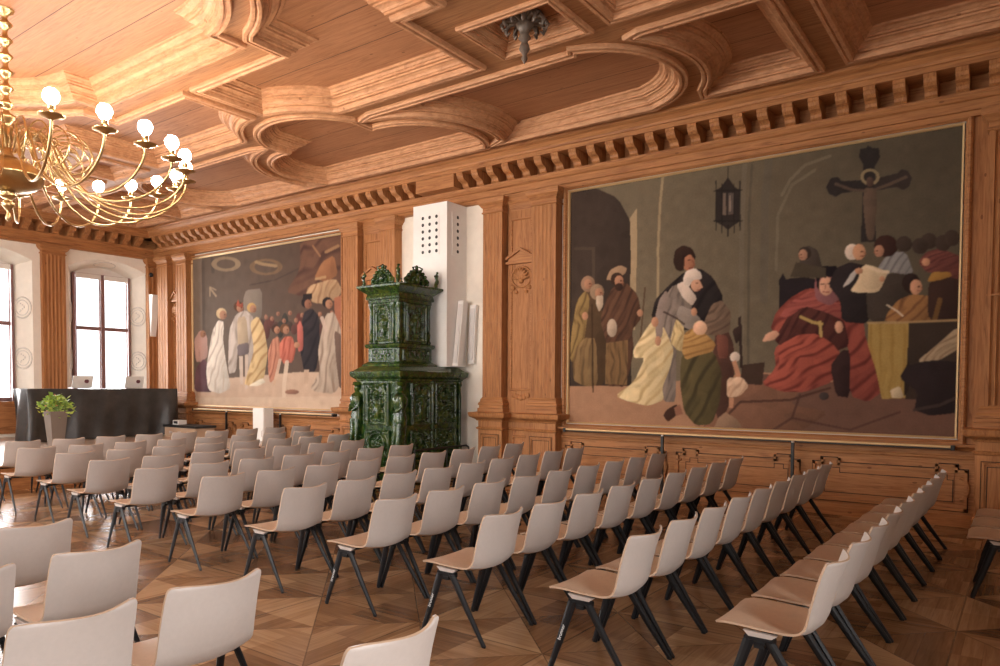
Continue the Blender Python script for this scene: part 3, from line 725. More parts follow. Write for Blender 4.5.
A(('P', SKT, (232, 208, 160)), folds(SKT, .75, 12, (190, 158, 108)), ('P', [(676, 318), (684, 324), (684, 352), (677, 350), (670, 342)], (214, 188, 136)), folds([(676, 318), (684, 324), (684, 352), (677, 350), (670, 342)], 0, 6, (170, 140, 96)), ('P', [(655, 318), (659, 300), (666, 290), (671, 300), (664, 320), (662, 338), (656, 338)], (150, 132, 120)))
A(('P', [(680, 305), (692, 310), (700, 318), (704, 328), (694, 332), (682, 326), (676, 314)], (146, 132, 120)), ('E', (708, 324, 4, 3), SK), ('P', [(676, 285), (684, 281), (690, 288), (697, 298), (692, 306), (683, 298)], (214, 192, 174)), ('E', (696, 285, 5, 6.5), (206, 156, 126)), ('L', [(700, 283), (702, 287), (700, 288)], 1.6, (206, 156, 126)), ('L', [(696, 283), (698, 283)], 1.1, (70, 44, 34)), ('L', [(697, 290), (700, 290)], 1, (140, 80, 66)), ('P', [(683, 279), (686, 271), (695, 268), (701, 273), (702, 279), (693, 280), (689, 287), (684, 286)], (224, 204, 186)), ('E', (655, 322, 3.5, 5), SK), ('E', (658, 341, 3, 5), SK), ('E', (694, 312, 3, 4), SK), ('L', [(664, 312), (676, 318), (684, 324)], 2, (70, 52, 44)))
# kneeling beggar with a baby, and the child
GR = [(681, 360), (684, 352), (700, 350), (714, 352), (722, 372), (720, 402), (712, 424), (696, 426), (684, 412), (680, 385)]
A(('P', [(716, 330), (728, 330), (734, 345), (734, 380), (728, 410), (716, 420), (712, 360)], (84, 56, 46)), ('P', GR, (96, 84, 54)), folds(GR, .5, 15, (62, 54, 36)), ('P', [(682, 352), (684, 334), (692, 328), (706, 334), (716, 344), (712, 352), (696, 356), (686, 360)], (190, 146, 88)), folds([(682, 352), (684, 334), (692, 328), (706, 334), (716, 344), (712, 352), (696, 356), (686, 360)], 1.2, 7, (140, 100, 58)))
A(('P', [(704, 322), (712, 304), (722, 300), (731, 312), (730, 332), (716, 336), (704, 334)], (120, 98, 80)), folds([(704, 322), (712, 304), (722, 300), (731, 312), (730, 332), (716, 336), (704, 334)], .9, 8, (88, 68, 56)), ('E', (700, 328, 7, 7), (226, 178, 144)), ('E', (700, 325, 4.5, 4.5), (236, 190, 156)), ('P', [(716, 334), (728, 336), (728, 358), (718, 358)], (120, 74, 60)))
A(('Q', [(738, 318), (741, 316), (743, 368), (740, 368)], (56, 42, 36)), ('P', [(732, 330), (742, 324), (742, 336), (736, 345)], (60, 44, 38)), ('E', (735, 357, 5, 5), (222, 200, 180)), ('Q', [(732, 362), (736, 360), (741, 376), (737, 380)], SK), ('P', [(727, 378), (742, 377), (749, 386), (740, 396), (727, 398)], (226, 190, 158)), folds([(727, 378), (742, 377), (749, 386), (740, 396), (727, 398)], .4, 6, (190, 150, 120)), ('Q', [(729, 398), (734, 398), (733, 408), (729, 408)], SK), ('P', [(663, 416), (666, 410), (676, 404), (680, 408), (676, 416), (668, 422)], (70, 46, 36)), ('Q', [(674, 408), (680, 404), (683, 414), (676, 416)], (150, 104, 82)))
# chair back, seated judge in red
A(('Q', [(779, 280), (783, 273), (786, 279), (806, 277), (820, 280), (820, 320), (779, 322)], (44, 36, 38)))
RD = [(770, 330), (776, 312), (790, 298), (808, 288), (824, 290), (846, 298), (862, 310), (866, 340), (880, 372), (882, 392), (868, 402), (850, 396), (850, 350), (836, 332), (842, 366), (832, 382), (806, 392), (782, 392), (761, 384), (776, 368), (774, 350), (786, 336)]
A(('P', RD, (158, 82, 68)), folds(RD, .8, 15, (92, 40, 36)), ('P', [(774, 340), (788, 316), (800, 306), (820, 300), (842, 312), (850, 346), (834, 352), (812, 336), (792, 338), (780, 346)], (86, 48, 42)), folds([(774, 340), (788, 316), (800, 306), (820, 300), (842, 312), (850, 346), (834, 352), (812, 336), (792, 338), (780, 346)], .5, 12, (60, 32, 30)))
SK2 = [(778, 346), (800, 334), (818, 334), (836, 346), (842, 368), (826, 380), (800, 391), (780, 391), (762, 384), (780, 368)]
A(('P', SK2, (166, 86, 70)), folds(SK2, 1.0, 11, (98, 42, 36)), ('P', [(778, 318), (790, 302), (812, 290), (820, 296), (850, 308), (862, 322), (850, 324), (826, 312), (804, 306), (788, 318)], (158, 86, 76)), folds([(778, 318), (790, 302), (812, 290), (820, 296), (850, 308), (862, 322), (850, 324), (826, 312), (804, 306), (788, 318)], 1.3, 7, (120, 56, 52)))
A(('P', [(830, 366), (842, 350), (850, 350), (850, 398), (836, 396)], (56, 38, 36)), ('E', (824, 396, 5, 4), (70, 60, 56)), ('P', [(814, 286), (818, 270), (836, 266), (842, 276), (841, 298), (830, 306), (816, 300)], (138, 92, 92)), ('E', (826, 286, 7, 9.5), (214, 162, 132)), ('L', [(821, 284), (824, 284)], 1.3, (60, 38, 30)), ('L', [(828, 284), (831, 284)], 1.3, (60, 38, 30)), ('L', [(826, 284), (825, 289)], 1.2, (160, 106, 84)), ('L', [(823, 292), (829, 292)], 1.2, (140, 70, 60)), ('Q', [(816, 279), (817, 269), (823, 266), (836, 266), (841, 272), (838, 279), (834, 277), (820, 277)], (30, 24, 28)), ('Q', [(816, 277), (820, 277), (819, 290), (817, 288)], (30, 24, 28)), ('P', [(762, 342), (766, 334), (775, 330), (780, 334), (774, 340)], (214, 162, 132)), ('E', (839, 327, 4, 6), (206, 154, 124)), ('L', [(801, 317), (812, 322), (822, 324)], 3, (190, 160, 96)), ('L', [(820, 322), (821, 336)], 3, (196, 166, 104)))
# table and right group
A(('P', [(800, 272), (800, 252), (808, 245), (818, 250), (824, 275)], (72, 62, 54)), *head(803, 255, 5.5, (190, 142, 114), (58, 48, 42), -1), ('Q', [(796, 262), (826, 268), (826, 278), (790, 277)], (78, 68, 54)))
A(('P', [(828, 285), (836, 268), (850, 262), (868, 266), (872, 300), (868, 324), (842, 322), (840, 300)], (46, 38, 38)), ('P', [(866, 290), (880, 275), (905, 272), (914, 300), (905, 322), (868, 322)], (68, 58, 50)), ('P', [(880, 264), (890, 252), (906, 252), (914, 274), (902, 274), (890, 272), (878, 286), (872, 280)], (146, 142, 138)), folds([(880, 264), (890, 252), (906, 252), (914, 274), (902, 274), (890, 272), (878, 286), (872, 280)], .5, 7, (108, 104, 102)))
A(('E', (852, 252, 7, 8), (222, 200, 180)), *head(859, 252, 8, (218, 162, 124)), ('E', (886, 246, 12, 11), (62, 40, 34)), *head(879, 251, 6, (190, 140, 112), None, -1), ('P', [(852, 272), (860, 267), (852, 282), (842, 288)], (190, 180, 170)))
A(('P', [(850, 291), (858, 280), (862, 266), (870, 265), (888, 272), (882, 286), (878, 292), (860, 293)], (214, 188, 152)), ('L', [(866, 266), (878, 271), (888, 272)], 3, (230, 206, 172)), ('E', (859, 271, 4, 3), SK), ('E', (882, 279, 2.5, 3), SK))
A(('P', [(884, 322), (888, 312), (898, 300), (912, 294), (930, 296), (940, 310), (938, 322)], (150, 108, 68)), folds([(884, 322), (888, 312), (898, 300), (912, 294), (930, 296), (940, 310), (938, 322)], .7, 9, (110, 74, 48)), ('E', (911, 283, 9, 10), (48, 34, 30)), *head(916, 287, 7.5, (214, 158, 124)), ('L', [(887, 305), (897, 311), (903, 316)], 1.4, (226, 206, 180)))
A(('P', [(918, 262), (926, 252), (940, 248), (965, 258), (965, 284), (940, 274), (926, 272)], (116, 68, 60)), folds([(918, 262), (926, 252), (940, 248), (965, 258), (965, 284), (940, 274), (926, 272)], 1.2, 6, (82, 46, 44)), ('E', (926, 262, 4, 4), SK), ('P', [(928, 284), (940, 276), (965, 280), (965, 320), (928, 322)], (60, 42, 36)), ('P', [(927, 282), (932, 272), (950, 272), (952, 276), (940, 280)], (164, 122, 62)), ('L', [(940, 300), (934, 322)], 5, (120, 88, 52)))
for hx, hy in ((904, 244), (929, 241), (943, 243), (952, 238), (920, 246)): A(('E', (hx, hy, 8, 8), (66, 54, 46)))
A(('Q', [(868, 323), (910, 322), (906, 398), (882, 399), (876, 370), (868, 345)], (172, 142, 82)), folds([(868, 323), (910, 322), (906, 398), (882, 399), (876, 370), (868, 345)], 0, 11, (156, 124, 66)), ('Q', [(909, 322), (970, 321), (970, 402), (905, 399)], (62, 50, 42)), ('L', [(868, 323), (910, 322), (960, 320)], 2.2, (176, 146, 104)), ('P', [(890, 390), (900, 386), (904, 398), (892, 398)], (206, 184, 150)), ('Q', [(904, 372), (908, 360), (912, 372), (908, 392), (904, 396)], (50, 38, 32)))
A(('P', [(916, 362), (936, 346), (956, 328), (965, 330), (965, 345), (936, 362)], (176, 152, 122)), folds([(916, 362), (936, 346), (956, 328), (965, 330), (965, 345), (936, 362)], .8, 7, (130, 106, 82)), ('P', [(899, 378), (906, 366), (930, 360), (965, 362), (965, 412), (930, 416), (914, 410), (918, 392)], (46, 36, 36)), ('L', [(914, 410), (940, 405), (960, 396)], 3, (72, 58, 52)))
# crucifix
A(('Q', [(859, 157), (860, 149), (866, 148), (868, 145), (872, 148), (879, 148), (880, 157), (877, 163), (875, 166), (876, 242), (861, 242), (863, 164)], (52, 46, 44)), ('Q', [(826, 187), (829, 181), (831, 178), (838, 177), (842, 181), (864, 180), (864, 191), (842, 193), (836, 197), (829, 194)], (52, 46, 44)), ('Q', [(874, 179), (898, 173), (902, 169), (908, 171), (912, 178), (909, 187), (903, 190), (897, 187), (874, 191)], (60, 52, 48)), ('O', (870, 177, 8, 7, .18), (150, 132, 100)))
A(('P', [(864, 188), (876, 188), (877, 205), (874, 240), (867, 240), (863, 205)], (100, 82, 68)), ('L', [(836, 184), (852, 190), (866, 191)], 3, (100, 82, 68)), ('L', [(874, 190), (890, 184), (906, 177)], 3, (100, 82, 68)), ('E', (870, 182, 4, 5), (88, 68, 58)))
r1 = empty('large_painting', 'large dark oil painting of a red-robed seated judge and a crucifix, right of the stove', 'painting', (-3.35, W, 1.05))
r1x0, r1x1, r1z0, r1z1 = -6.005, -.69, 1.065, 4.735
def canvas_under(root, *a):
    o = rast(*a, root, tone=.86 if 'large' in root.name else .70); o.matrix_parent_inverse = Matrix.Translation(-root.location); return o
canvas_under(r1, 'canvas', r1x0, r1x1, r1z0, r1z1, 640, 440, base1, ops)
for ch_fn in (1,):
    before = set(bpy.data.objects); frame(r1, r1x0, r1x1, r1z0, r1z1, .11)
    for o in set(bpy.data.objects)-before: o.matrix_parent_inverse = Matrix.Translation(-r1.location)

def base2(U, V):
    l = np.array(lin((100, 86, 74))); r = np.array(lin((80, 62, 52))); t = np.clip((U-200)/130, 0, 1)[..., None]; return l*(1-t)+r*t
ops = []
A(('Q', [(180, 388), (230, 378), (300, 372), (350, 372), (350, 420), (180, 412)], (214, 184, 158)), ('Q', [(180, 398), (350, 396), (350, 420), (180, 412)], (222, 194, 168)), ('Q', [(192, 255), (202, 255), (203, 330), (193, 345)], (146, 128, 112)), ('L', [(203, 262), (204, 330)], 3, (106, 92, 82)), ('L', [(212, 258), (213, 272)], 3, (96, 84, 76)))
A(('O', (226, 264, 12, 6, .22), (164, 140, 112)), ('O', (266, 267, 14, 7, .18), (136, 110, 84)), ('L', [(256, 262), (262, 264), (276, 266)], 3, (178, 148, 110)), ('L', [(250, 285), (275, 280), (300, 268)], 1.5, (90, 74, 64)), ('P', [(243, 300), (246, 290), (262, 288), (262, 320), (245, 320)], (142, 128, 114)), ('L', [(210, 288), (216, 296)], 1.8, (186, 160, 130)), ('L', [(210, 296), (210, 287), (216, 290)], 1.2, (186, 160, 130)))
A(('P', [(286, 292), (300, 270), (300, 240), (345, 232), (350, 300), (330, 300), (300, 296)], (118, 84, 66)), folds([(286, 292), (300, 270), (300, 240), (345, 232), (350, 300), (330, 300), (300, 296)], .9, 16, (84, 58, 50)), ('P', [(322, 262), (334, 255), (338, 275), (326, 282), (314, 278)], (160, 110, 76)), ('L', [(316, 279), (325, 277)], 2.6, (196, 160, 116)), ('L', [(313, 246), (320, 256)], 2, (170, 126, 92)), ('L', [(326, 252), (338, 246)], 3, (176, 136, 98)), ('P', [(305, 300), (308, 286), (335, 278), (343, 290), (336, 300), (320, 304)], (196, 160, 122)), folds([(305, 300), (308, 286), (335, 278), (343, 290), (336, 300), (320, 304)], .3, 7, (150, 112, 82)), ('Q', [(334, 298), (345, 294), (345, 345), (336, 345)], (176, 112, 84)))
for i in range(16): A(('E', (262+4.6*i, 326+4*math.sin(i*2.1), 3.4, 7+3*math.sin(i*1.7)), (84+20*math.sin(i), 62, 54)))
for i in range(12): A(*head(266+6*i, 317+4*math.sin(i*2.7), 2.3, (176, 126, 100)))
A(('P', [(196, 362), (194, 340), (200, 330), (207, 335), (208, 356), (202, 362)], (206, 164, 148)), ('P', [(194, 392), (196, 368), (204, 358), (209, 366), (214, 392)], (112, 80, 84)), *head(203, 334, 3.5, SK))
WL = [(212, 332), (218, 320), (224, 322), (223, 340), (226, 362), (231, 388), (220, 394), (208, 390), (206, 370)]
A(('P', WL, (240, 226, 208)), folds(WL, .2, 6, (204, 184, 166)), *head(223, 315, 4.5, SK, (214, 184, 140)))
KG = [(229, 330), (236, 314), (246, 310), (254, 318), (254, 345), (251, 376), (246, 372), (246, 345), (238, 348), (236, 372), (228, 374)]
A(('P', KG, (206, 190, 176)), folds(KG, .1, 7, (160, 142, 128)), ('P', [(237, 318), (246, 316), (249, 345), (238, 348)], (196, 172, 142)), ('P', [(237, 345), (249, 342), (249, 354), (238, 356)], (120, 106, 104)), ('Q', [(239, 356), (243, 356), (243, 384), (240, 384)], (214, 190, 170)), ('Q', [(245, 355), (248, 355), (248, 388), (245, 390)], (214, 190, 170)), *head(240, 308, 4.2, SK, (90, 60, 40)), ('P', [(236, 306), (238, 299), (240, 305), (243, 302), (243, 308)], (170, 84, 60)))
GD = [(250, 322), (258, 316), (264, 328), (268, 352), (264, 380), (250, 386), (244, 384), (250, 365), (254, 350)]
A(('P', GD, (222, 190, 138)), folds(GD, .5, 7, (172, 134, 88)), ('P', [(248, 386), (262, 378), (266, 382), (258, 386)], (240, 226, 200)), *head(253, 309, 4, SK, (200, 160, 100)))
PG1 = [(268, 352), (272, 340), (278, 336), (282, 350), (278, 375), (270, 384), (268, 370)]
A(('P', PG1, (204, 140, 112)), folds(PG1, .1, 6, (150, 92, 74)), *head(277, 330, 3.6, SK, (70, 46, 34)), ('L', [(277, 372), (274, 384)], 2.5, (214, 180, 150)))
PG2 = [(279, 345), (284, 337), (292, 336), (296, 348), (293, 362), (284, 364), (280, 358)]
A(('P', PG2, (206, 118, 96)), folds(PG2, .3, 6, (160, 80, 64)), *head(286, 330, 4, SK, (110, 74, 48)), ('L', [(287, 362), (284, 385), (284, 396)], 4, (232, 206, 180)), ('L', [(280, 360), (276, 378)], 3, (222, 190, 164)), ('E', (292, 392, 7, 2.5), (150, 110, 90)))
BL = [(300, 330), (304, 312), (312, 308), (319, 316), (320, 345), (316, 372), (304, 372), (300, 350)]
A(('P', BL, (54, 46, 48)), folds(BL, .3, 8, (36, 30, 34)), *head(308, 304, 4.5, (160, 110, 86), (40, 30, 30)), ('Q', [(303, 294), (312, 293), (312, 299), (303, 300)], (46, 36, 36)), ('Q', [(304, 370), (309, 370), (308, 384), (304, 384)], (206, 176, 150)), ('P', [(297, 326), (300, 320), (303, 328), (303, 350), (298, 352)], (196, 110, 96)), ('E', (297, 345, 3, 3), SK))
DR = [(322, 330), (326, 314), (334, 312), (340, 326), (344, 350), (342, 382), (334, 394), (316, 392), (310, 388), (320, 372), (318, 350)]
A(('P', DR, (192, 172, 152)), folds(DR, .1, 8, (146, 124, 106)), *head(329, 304, 4.5, SK, (40, 32, 30)), ('P', [(334, 330), (342, 335), (346, 370), (340, 392), (336, 360)], (110, 88, 76)), ('L', [(322, 318), (326, 330)], 3.5, (216, 190, 170)))
r2 = empty('court_painting', 'large pale oil painting of a royal court crowd, left of the stove', 'painting', (-13.9, W, 1.1))
x0, x1 = at(1, W, 193.8, 300)[0], at(1, W, 342.6, 300)[0]
canvas_under(r2, 'canvas', x0, x1, 1.12, 4.68, 420, 270, base2, ops)
before = set(bpy.data.objects); frame(r2, x0, x1, 1.12, 4.68, .08)
for o in set(bpy.data.objects)-before: o.matrix_parent_inverse = Matrix.Translation(-r2.location)

# ------------------------------------------------------------------ barrier rails in front of the paintings
def barrier(name, label, x0, x1, posts, zt, y=W-.24):
    r = empty(name, label, 'rail', (x0, y, 0)); 
    MB().tube([(0, 0, zt), (x1-x0, 0, zt)], .017, 10).build('bar', MGOLD, r)
    m = MB(); m.box(0, x1-x0, .025, .075, zt-.035, zt-.01); m.box(-.02, .02, -.02, .10, zt-.04, zt+.02); m.box(x1-x0-.02, x1-x0+.02, -.02, .10, zt-.04, zt+.02); m.build('channel', MIRON, r)
    for px in posts:
        m = MB(); m.box(px-x0-.018, px-x0+.018, -.02, .02, 0, zt-.04); m.box(px-x0-.05, px-x0+.05, -.05, .05, 0, .012); p_ = m.build('post', MIRON, r)
        MB().ell((px-x0, -.0, zt-.03), (.022, .022, .018)).build('post_cap', MALU, p_)
    return r
barrier('barrier_rail', 'long thin brass and dark barrier rail under the large painting', -5.95, -.69, (-4.30, -2.48), .955)
barrier('barrier_rail', 'thin barrier rail under the left painting beyond the chairs', -16.4, -11.4, (-15.05, -13.08), 1.02)

# ------------------------------------------------------------------ white flue casing and what hangs by it
fb = empty('flue_casing', 'tall white square flue casing with pierced vents behind the green stove', 'casing', (-8.54, 1.93, 1.96))
fx0, fx1, fy0, fy1 = -8.93, -8.15, 1.66, W+.02
T0 = lambda a, b, c: (a+8.54, b-1.93, c-1.96)
MB(T0).box(fx0, fx1, fy0, fy1, 1.96, 4.80).build('casing_body', MWHITE, fb)
def vent(T, w, h, nx, nz):
    o = MB(T); o.box(-w/2, w/2, -.012, .0, -h/2, h/2); v = o.build('vent_plate', MWHITE, fb)
    for i in range(nx):
        for j in range(nz):
            cx = (i-(nx-1)/2)*w*.75/max(1, nx-1) if nx > 1 else 0; cz = (j-(nz-1)/2)*h*.8/(nz-1); n = 14; r = .030; m = MB(T)
            m.add([(cx+r*math.cos(2*PI*k/n), -.0135, cz+r*math.sin(2*PI*k/n)) for k in range(n)]+[(cx+r*math.cos(2*PI*k/n), -.010, cz+r*math.sin(2*PI*k/n)) for k in range(n)],
                  [tuple(range(n))]+[(k, (k+1) % n, n+(k+1) % n, n+k) for k in range(n)])
            m.build('vent_hole', MBLK2, v)
vent(lambda a, b, c: T0(-8.535+a, fy0+b, 4.27+c), .42, .74, 3, 6)
vent(lambda a, b, c: T0(fx1-b, (fy0+fy1)/2+.0+a, 4.27+c), .30, .74, 1, 6)
# column loudspeakers leaning on the chimney side
def colspeaker(label, base, top, w, d, group=None):
    r = empty('column_speaker', label, 'loudspeaker', base, 0, group)
    b, t = Vector((0, 0, 0)), Vector(top)-Vector(base); m = MB()
    rings = []
    for q in (b, t): rings.append([(q.x-w/2, q.y, q.z), (q.x-w/2, q.y-d, q.z), (q.x+w/2, q.y-d, q.z), (q.x+w/2, q.y, q.z)])
    m.loft(rings); m.build('cabinet', MWHITE, r)
    g = MB(); rr = [[(q.x-w*.36, q.y-d-.004, q.z+o), (q.x-w*.36, q.y-d-.012, q.z+o), (q.x+w*.36, q.y-d-.012, q.z+o), (q.x+w*.36, q.y-d-.004, q.z+o)] for q, o in ((b, .06), (t, -.06))]
    g.loft(rr); g.build('grille', plain('speaker_grille', (.66, .63, .60), .6), r)
    return r
colspeaker('white slim column loudspeaker on the white wall, beside the flue casing', (-8.08, 1.93, 1.97), (-8.07, 2.08, 3.12), .12, .13)
colspeaker('second white slim column loudspeaker, nearest the right pilaster', (-7.99, W-.02, 2.02), (-7.94, W-.02, 3.05), .14, .06)
sp = empty('column_speaker', 'white tilted loudspeaker on the wall beside the far window', 'loudspeaker', (XW, 2.02, 2.9))
m = MB(); m.loft([[(.30, -.09, 1.0), (.30, .09, 1.0), (.08, .09, 1.02), (.08, -.09, 1.02)], [(.16, -.07, -.06), (.16, .07, -.06), (.06, .07, -.06), (.06, -.07, -.06)]]); m.build('cabinet', MWHITE, sp)
MB().box(0.0, .10, -.03, .03, .4, .5).build('bracket_arm', MALU, sp)
MB().box(.0, .06, -.06, .06, -.42, -.20).build('socket_box', MWHITE, sp)
cmr = empty('security_camera', 'tiny black camera above the corner of the far window', 'camera', (XW, 2.0, 4.42))
MB().box(0, .05, -.03, .03, -.02, .02).build('mount', MBLK2, cmr); MB().ell((.10, 0, 0), (.07, .06, .06)).build('camera_head', MBLK2, cmr)

# ------------------------------------------------------------------ green tiled stove
SX1, SY0 = -8.12, .47; SX0, SY1 = -9.09, 2.02
st = empty('tiled_stove', 'tall green glazed tiled stove with figure reliefs and crested top', 'stove', ((SX0+SX1)/2, (SY0+SY1)/2, 0))
OX, OY = (SX0+SX1)/2, (SY0+SY1)/2
TS = lambda a, b, c: (a-OX, b-OY, c)
def ringsq(x0, x1, y0, y1, prof, mb):
    mb.loft([[(x0-p_, y0-p_, z), (x1+p_, y0-p_, z), (x1+p_, y1+p_, z), (x0-p_, y1+p_, z)] for z, p_ in prof])
m = MB(TS); ringsq(SX0, SX1, SY0, SY1, [(0, .03), (.34, .03), (.36, .06), (.42, .06), (.45, .0), (1.70, 0), (1.71, .02), (1.735, .025), (1.75, .05), (1.78, .085), (1.83, .095), (1.86, .09), (1.875, .05), (1.93, -.02), (1.95, -.05)], m)
m.build('lower_body', MGREEN, st)
UX0, UX1, UY0, UY1 = -9.05, -8.38, .72, 1.485
m = MB(TS); ringsq(UX0, UX1, UY0, UY1, [(1.93, .10), (1.98, .09), (2.02, .035), (2.03, .02), (2.25, .02), (2.26, .05), (2.29, .065), (2.32, .06), (2.34, .0), (3.0, 0), (3.01, .02), (3.06, .02), (3.07, .05), (3.10, .05), (3.16, .035), (3.17, .05), (3.22, .11), (3.26, .16), (3.29, .165), (3.30, .15), (3.30, 0)], m)
m.build('upper_body', MGREEN, st)
def relief(T, w, h, seed, kind, name, d=.045, nu=70, par=None):
    """glazed relief tile with an arch niche, a standing figure or an oval medallion among scrolls"""
    rg = np.random.default_rng(seed); nv = int(nu*h/w)
    X, Z = np.meshgrid(np.linspace(-1, 1, nu), np.linspace(0, 1, nv)); asp = h/w*2
    H = np.zeros_like(X)
    def blob(cx, cz, rx, rz, a): 
        nonlocal H
        q = 1-((X-cx)/rx)**2-((Z*asp-cz)/rz)**2; H = np.maximum(H, a*np.sqrt(np.clip(q, 0, 1)))
    edge = np.minimum(1-abs(X), np.minimum(Z, 1-Z)*asp); H = np.where(edge < .09, .8, 0.)+np.where((edge >= .12) & (edge < .15), .5, 0.)
    if kind == 'fig':
        # niche columns and arch
        for sx in (-1, 1):
            H = np.maximum(H, np.where(abs(X-sx*.74) < .07, .6, 0)*(Z*asp < asp*.78))
            for k in range(6): blob(sx*.5+rg.normal(0, .06), asp*(.75+.04*k), .13, .12, .5)
        rr = np.hypot(X, Z*asp-asp*.74); H = np.maximum(H, np.where((abs(rr-.72) < .06) & (Z*asp > asp*.74), .6, 0))
        cz = asp*.12
        hgt = asp*.60
        blob(0, cz+hgt*.93, .13, .15, 1.0); blob(0, cz+hgt*.68, .26, hgt*.2, .95); blob(-.05, cz+hgt*.35, .25, hgt*.38, .8); blob(.13, cz+hgt*.3, .13, hgt*.36, .9)
        blob(.33, cz+hgt*.62, .10, hgt*.2, .7); blob(-.34, cz+hgt*.6, .10, hgt*.17, .7); blob(0, cz, .4, .08, .7)
        for k in range(90):
            cx, c2 = rg.uniform(-.9, .9), rg.uniform(min(.15, asp*.4), max(asp-.15, asp*.6)); blob(cx, c2, rg.uniform(.04, .09), rg.uniform(.04, .10), rg.uniform(.3, .65))
    elif kind == 'oval':
        rr = np.hypot(X/.62, (Z*asp-asp*.5)/(asp*.36)); H = np.maximum(H, np.where(abs(rr-1) < .10, .9, 0)); H = np.maximum(H, np.where(abs(rr-1.3) < .06, .4, 0))
        for k in range(18): a = rg.uniform(0, 6.28); r_ = rg.uniform(0, .45); blob(r_*math.cos(a), asp*.5+r_*math.sin(a)*asp*.45, .1, .1, rg.uniform(.5, .9))
        for sx in (-1, 1):
            for sz in (.12, .88):
                for k in range(3): blob(sx*(.8-.12*k), asp*sz, .08, .08, .5)
    else:
        for k in range(int(34*asp)):
            cx, c2 = rg.uniform(-.85, .85), rg.uniform(min(.15, asp*.4), max(asp-.15, asp*.6)); cx2 = cx; blob(cx, c2, rg.uniform(.05, .13), rg.uniform(.06, .15), rg.uniform(.4, .9)); blob(-cx, c2, .08, .09, rg.uniform(.4, .8))
    H = H.copy()
    for _ in range(1):
        H[1:-1, 1:-1] = (H[1:-1, 1:-1]*2+H[:-2, 1:-1]+H[2:, 1:-1]+H[1:-1, :-2]+H[1:-1, 2:])/6
    H[0] = H[-1] = 0; H[:, 0] = H[:, -1] = 0
    mb = MB(T); mb.add([(X[j, i]*w/2, -(.003+H[j, i]*d*1.35), Z[j, i]*h) for j in range(nv) for i in range(nu)], [(j*nu+i, j*nu+i+1, (j+1)*nu+i+1, (j+1)*nu+i) for j in range(nv-1) for i in range(nu-1)], True)
    return mb.build(name, MGREEN, par or st)
def TF(cx, z): return lambda a, b, c: TS(cx+a, SY0+b, z+c)         # front (-y) face of the lower body
def TR(cy, z): return lambda a, b, c: TS(SX1-b, cy+a, z+c)         # side (+x) face
relief(TF((SX0+SX1)/2, .98), .56, .70, 1, 'fig', 'relief_tile', .07)
relief(TF((SX0+SX1)/2, .47), .56, .44, 2, 'oval', 'relief_tile', .05)
for k, (cy, sd) in enumerate(((.95, 3), (1.55, 5))):
    relief(TR(cy, .98), .54, .70, sd, 'fig' if k == 0 else 'scroll', 'relief_tile', .06)
    relief(TR(cy, .47), .54, .44, sd+1, 'scroll', 'relief_tile', .05)
TUF = lambda cx, z: (lambda a, b, c: TS(cx+a, UY0+b, z+c)); TUR = lambda cy, z: (lambda a, b, c: TS(UX1-b, cy+a, z+c))
relief(TUF((UX0+UX1)/2, 2.36), .40, .62, 11, 'fig', 'relief_tile', .05)
relief(TUR((UY0+UY1)/2, 2.36), .50, .62, 12, 'fig', 'relief_tile', .05)
relief(TUF((UX0+UX1)/2, 2.04), .54, .20, 13, 'scroll', 'relief_tile', .04)
relief(TUR((UY0+UY1)/2, 2.04), .66, .20, 14, 'scroll', 'relief_tile', .04)
relief(TUF((UX0+UX1)/2, 3.075), .60, .08, 15, 'scroll', 'relief_tile', .02)
relief(TUR((UY0+UY1)/2, 3.075), .72, .08, 16, 'scroll', 'relief_tile', .02)
def figure(x, y, z, h, seed, name='corner_figure', arms=True):
    """small standing caryatid"""
    s = h; mb = MB(TS)
    mb.lathe([(.13*s, 0), (.13*s, .04*s), (.10*s, .06*s), (.07*s, .10*s), (.085*s, .22*s), (.10*s, .34*s), (.115*s, .46*s), (.085*s, .56*s), (.11*s, .66*s), (.12*s, .74*s), (.09*s, .80*s), (.04*s, .83*s), (.035*s, .85*s)], (x, y, z), 14)
    mb.ell((x, y, z+.90*s), (.058*s, .058*s, .07*s)); mb.lathe([(.10*s, .94*s), (.075*s, .955*s), (.06*s, .99*s), (0, 1.0*s)], (x, y, z), 12)
    if arms:
        for sd in (-1, 1): mb.tube([(x+sd*.09*s, y-sd*.06*s, z+.76*s), (x+sd*.13*s, y-.06*s-sd*.05*s, z+.62*s), (x+sd*.03*s, y-.13*s, z+.55*s)], [.035*s, .03*s, .022*s], 8)
        for sd in (-1, 1): mb.tube([(x+sd*.04*s, y-.05*s, z+.42*s), (x+sd*.045*s, y-.075*s, z+.22*s), (x+sd*.05*s, y-.09*s, z+.06*s)], [.05*s, .04*s, .035*s], 8)
    mb.v = [(x_+.010*math.sin(z_*47+y_*30), y_+.010*math.sin(z_*39+x_*43), z_) for x_, y_, z_ in mb.v]
    return mb.build(name, MGREEN, st)
figure(SX1+.0, SY0-.0, .62, 1.08, 1); figure(SX0-.0, SY0-.0, .62, 1.08, 2); 
for py in (1.25, SY1-.06): MB(TS).lathe([(.05, .47), (.05, .55), (.03, .58), (.035, .8), (.03, 1.1), (.038, 1.4), (.03, 1.6), (.05, 1.64), (.05, 1.70)], (SX1+.01, py, 0), 14).build('colonnette', MGREEN, st)
for px, py in ((UX0+.03, UY0+.0), (UX1-.0, UY0+.0), (UX1-.0, UY1-.04), (UX1+.0, UY0+.13), (UX0+.13, UY0), (UX1-.13, UY0), (UX1, UY1-.16)):
    MB(TS).lathe([(.045, 2.34), (.045, 2.37), (.03, 2.39), (.036, 2.50), (.026, 2.53), (.030, 2.60), (.026, 2.9), (.034, 2.93), (.045, 2.97), (.045, 3.0)], (px, py, 0), 12).build('colonnette', MGREEN, st)
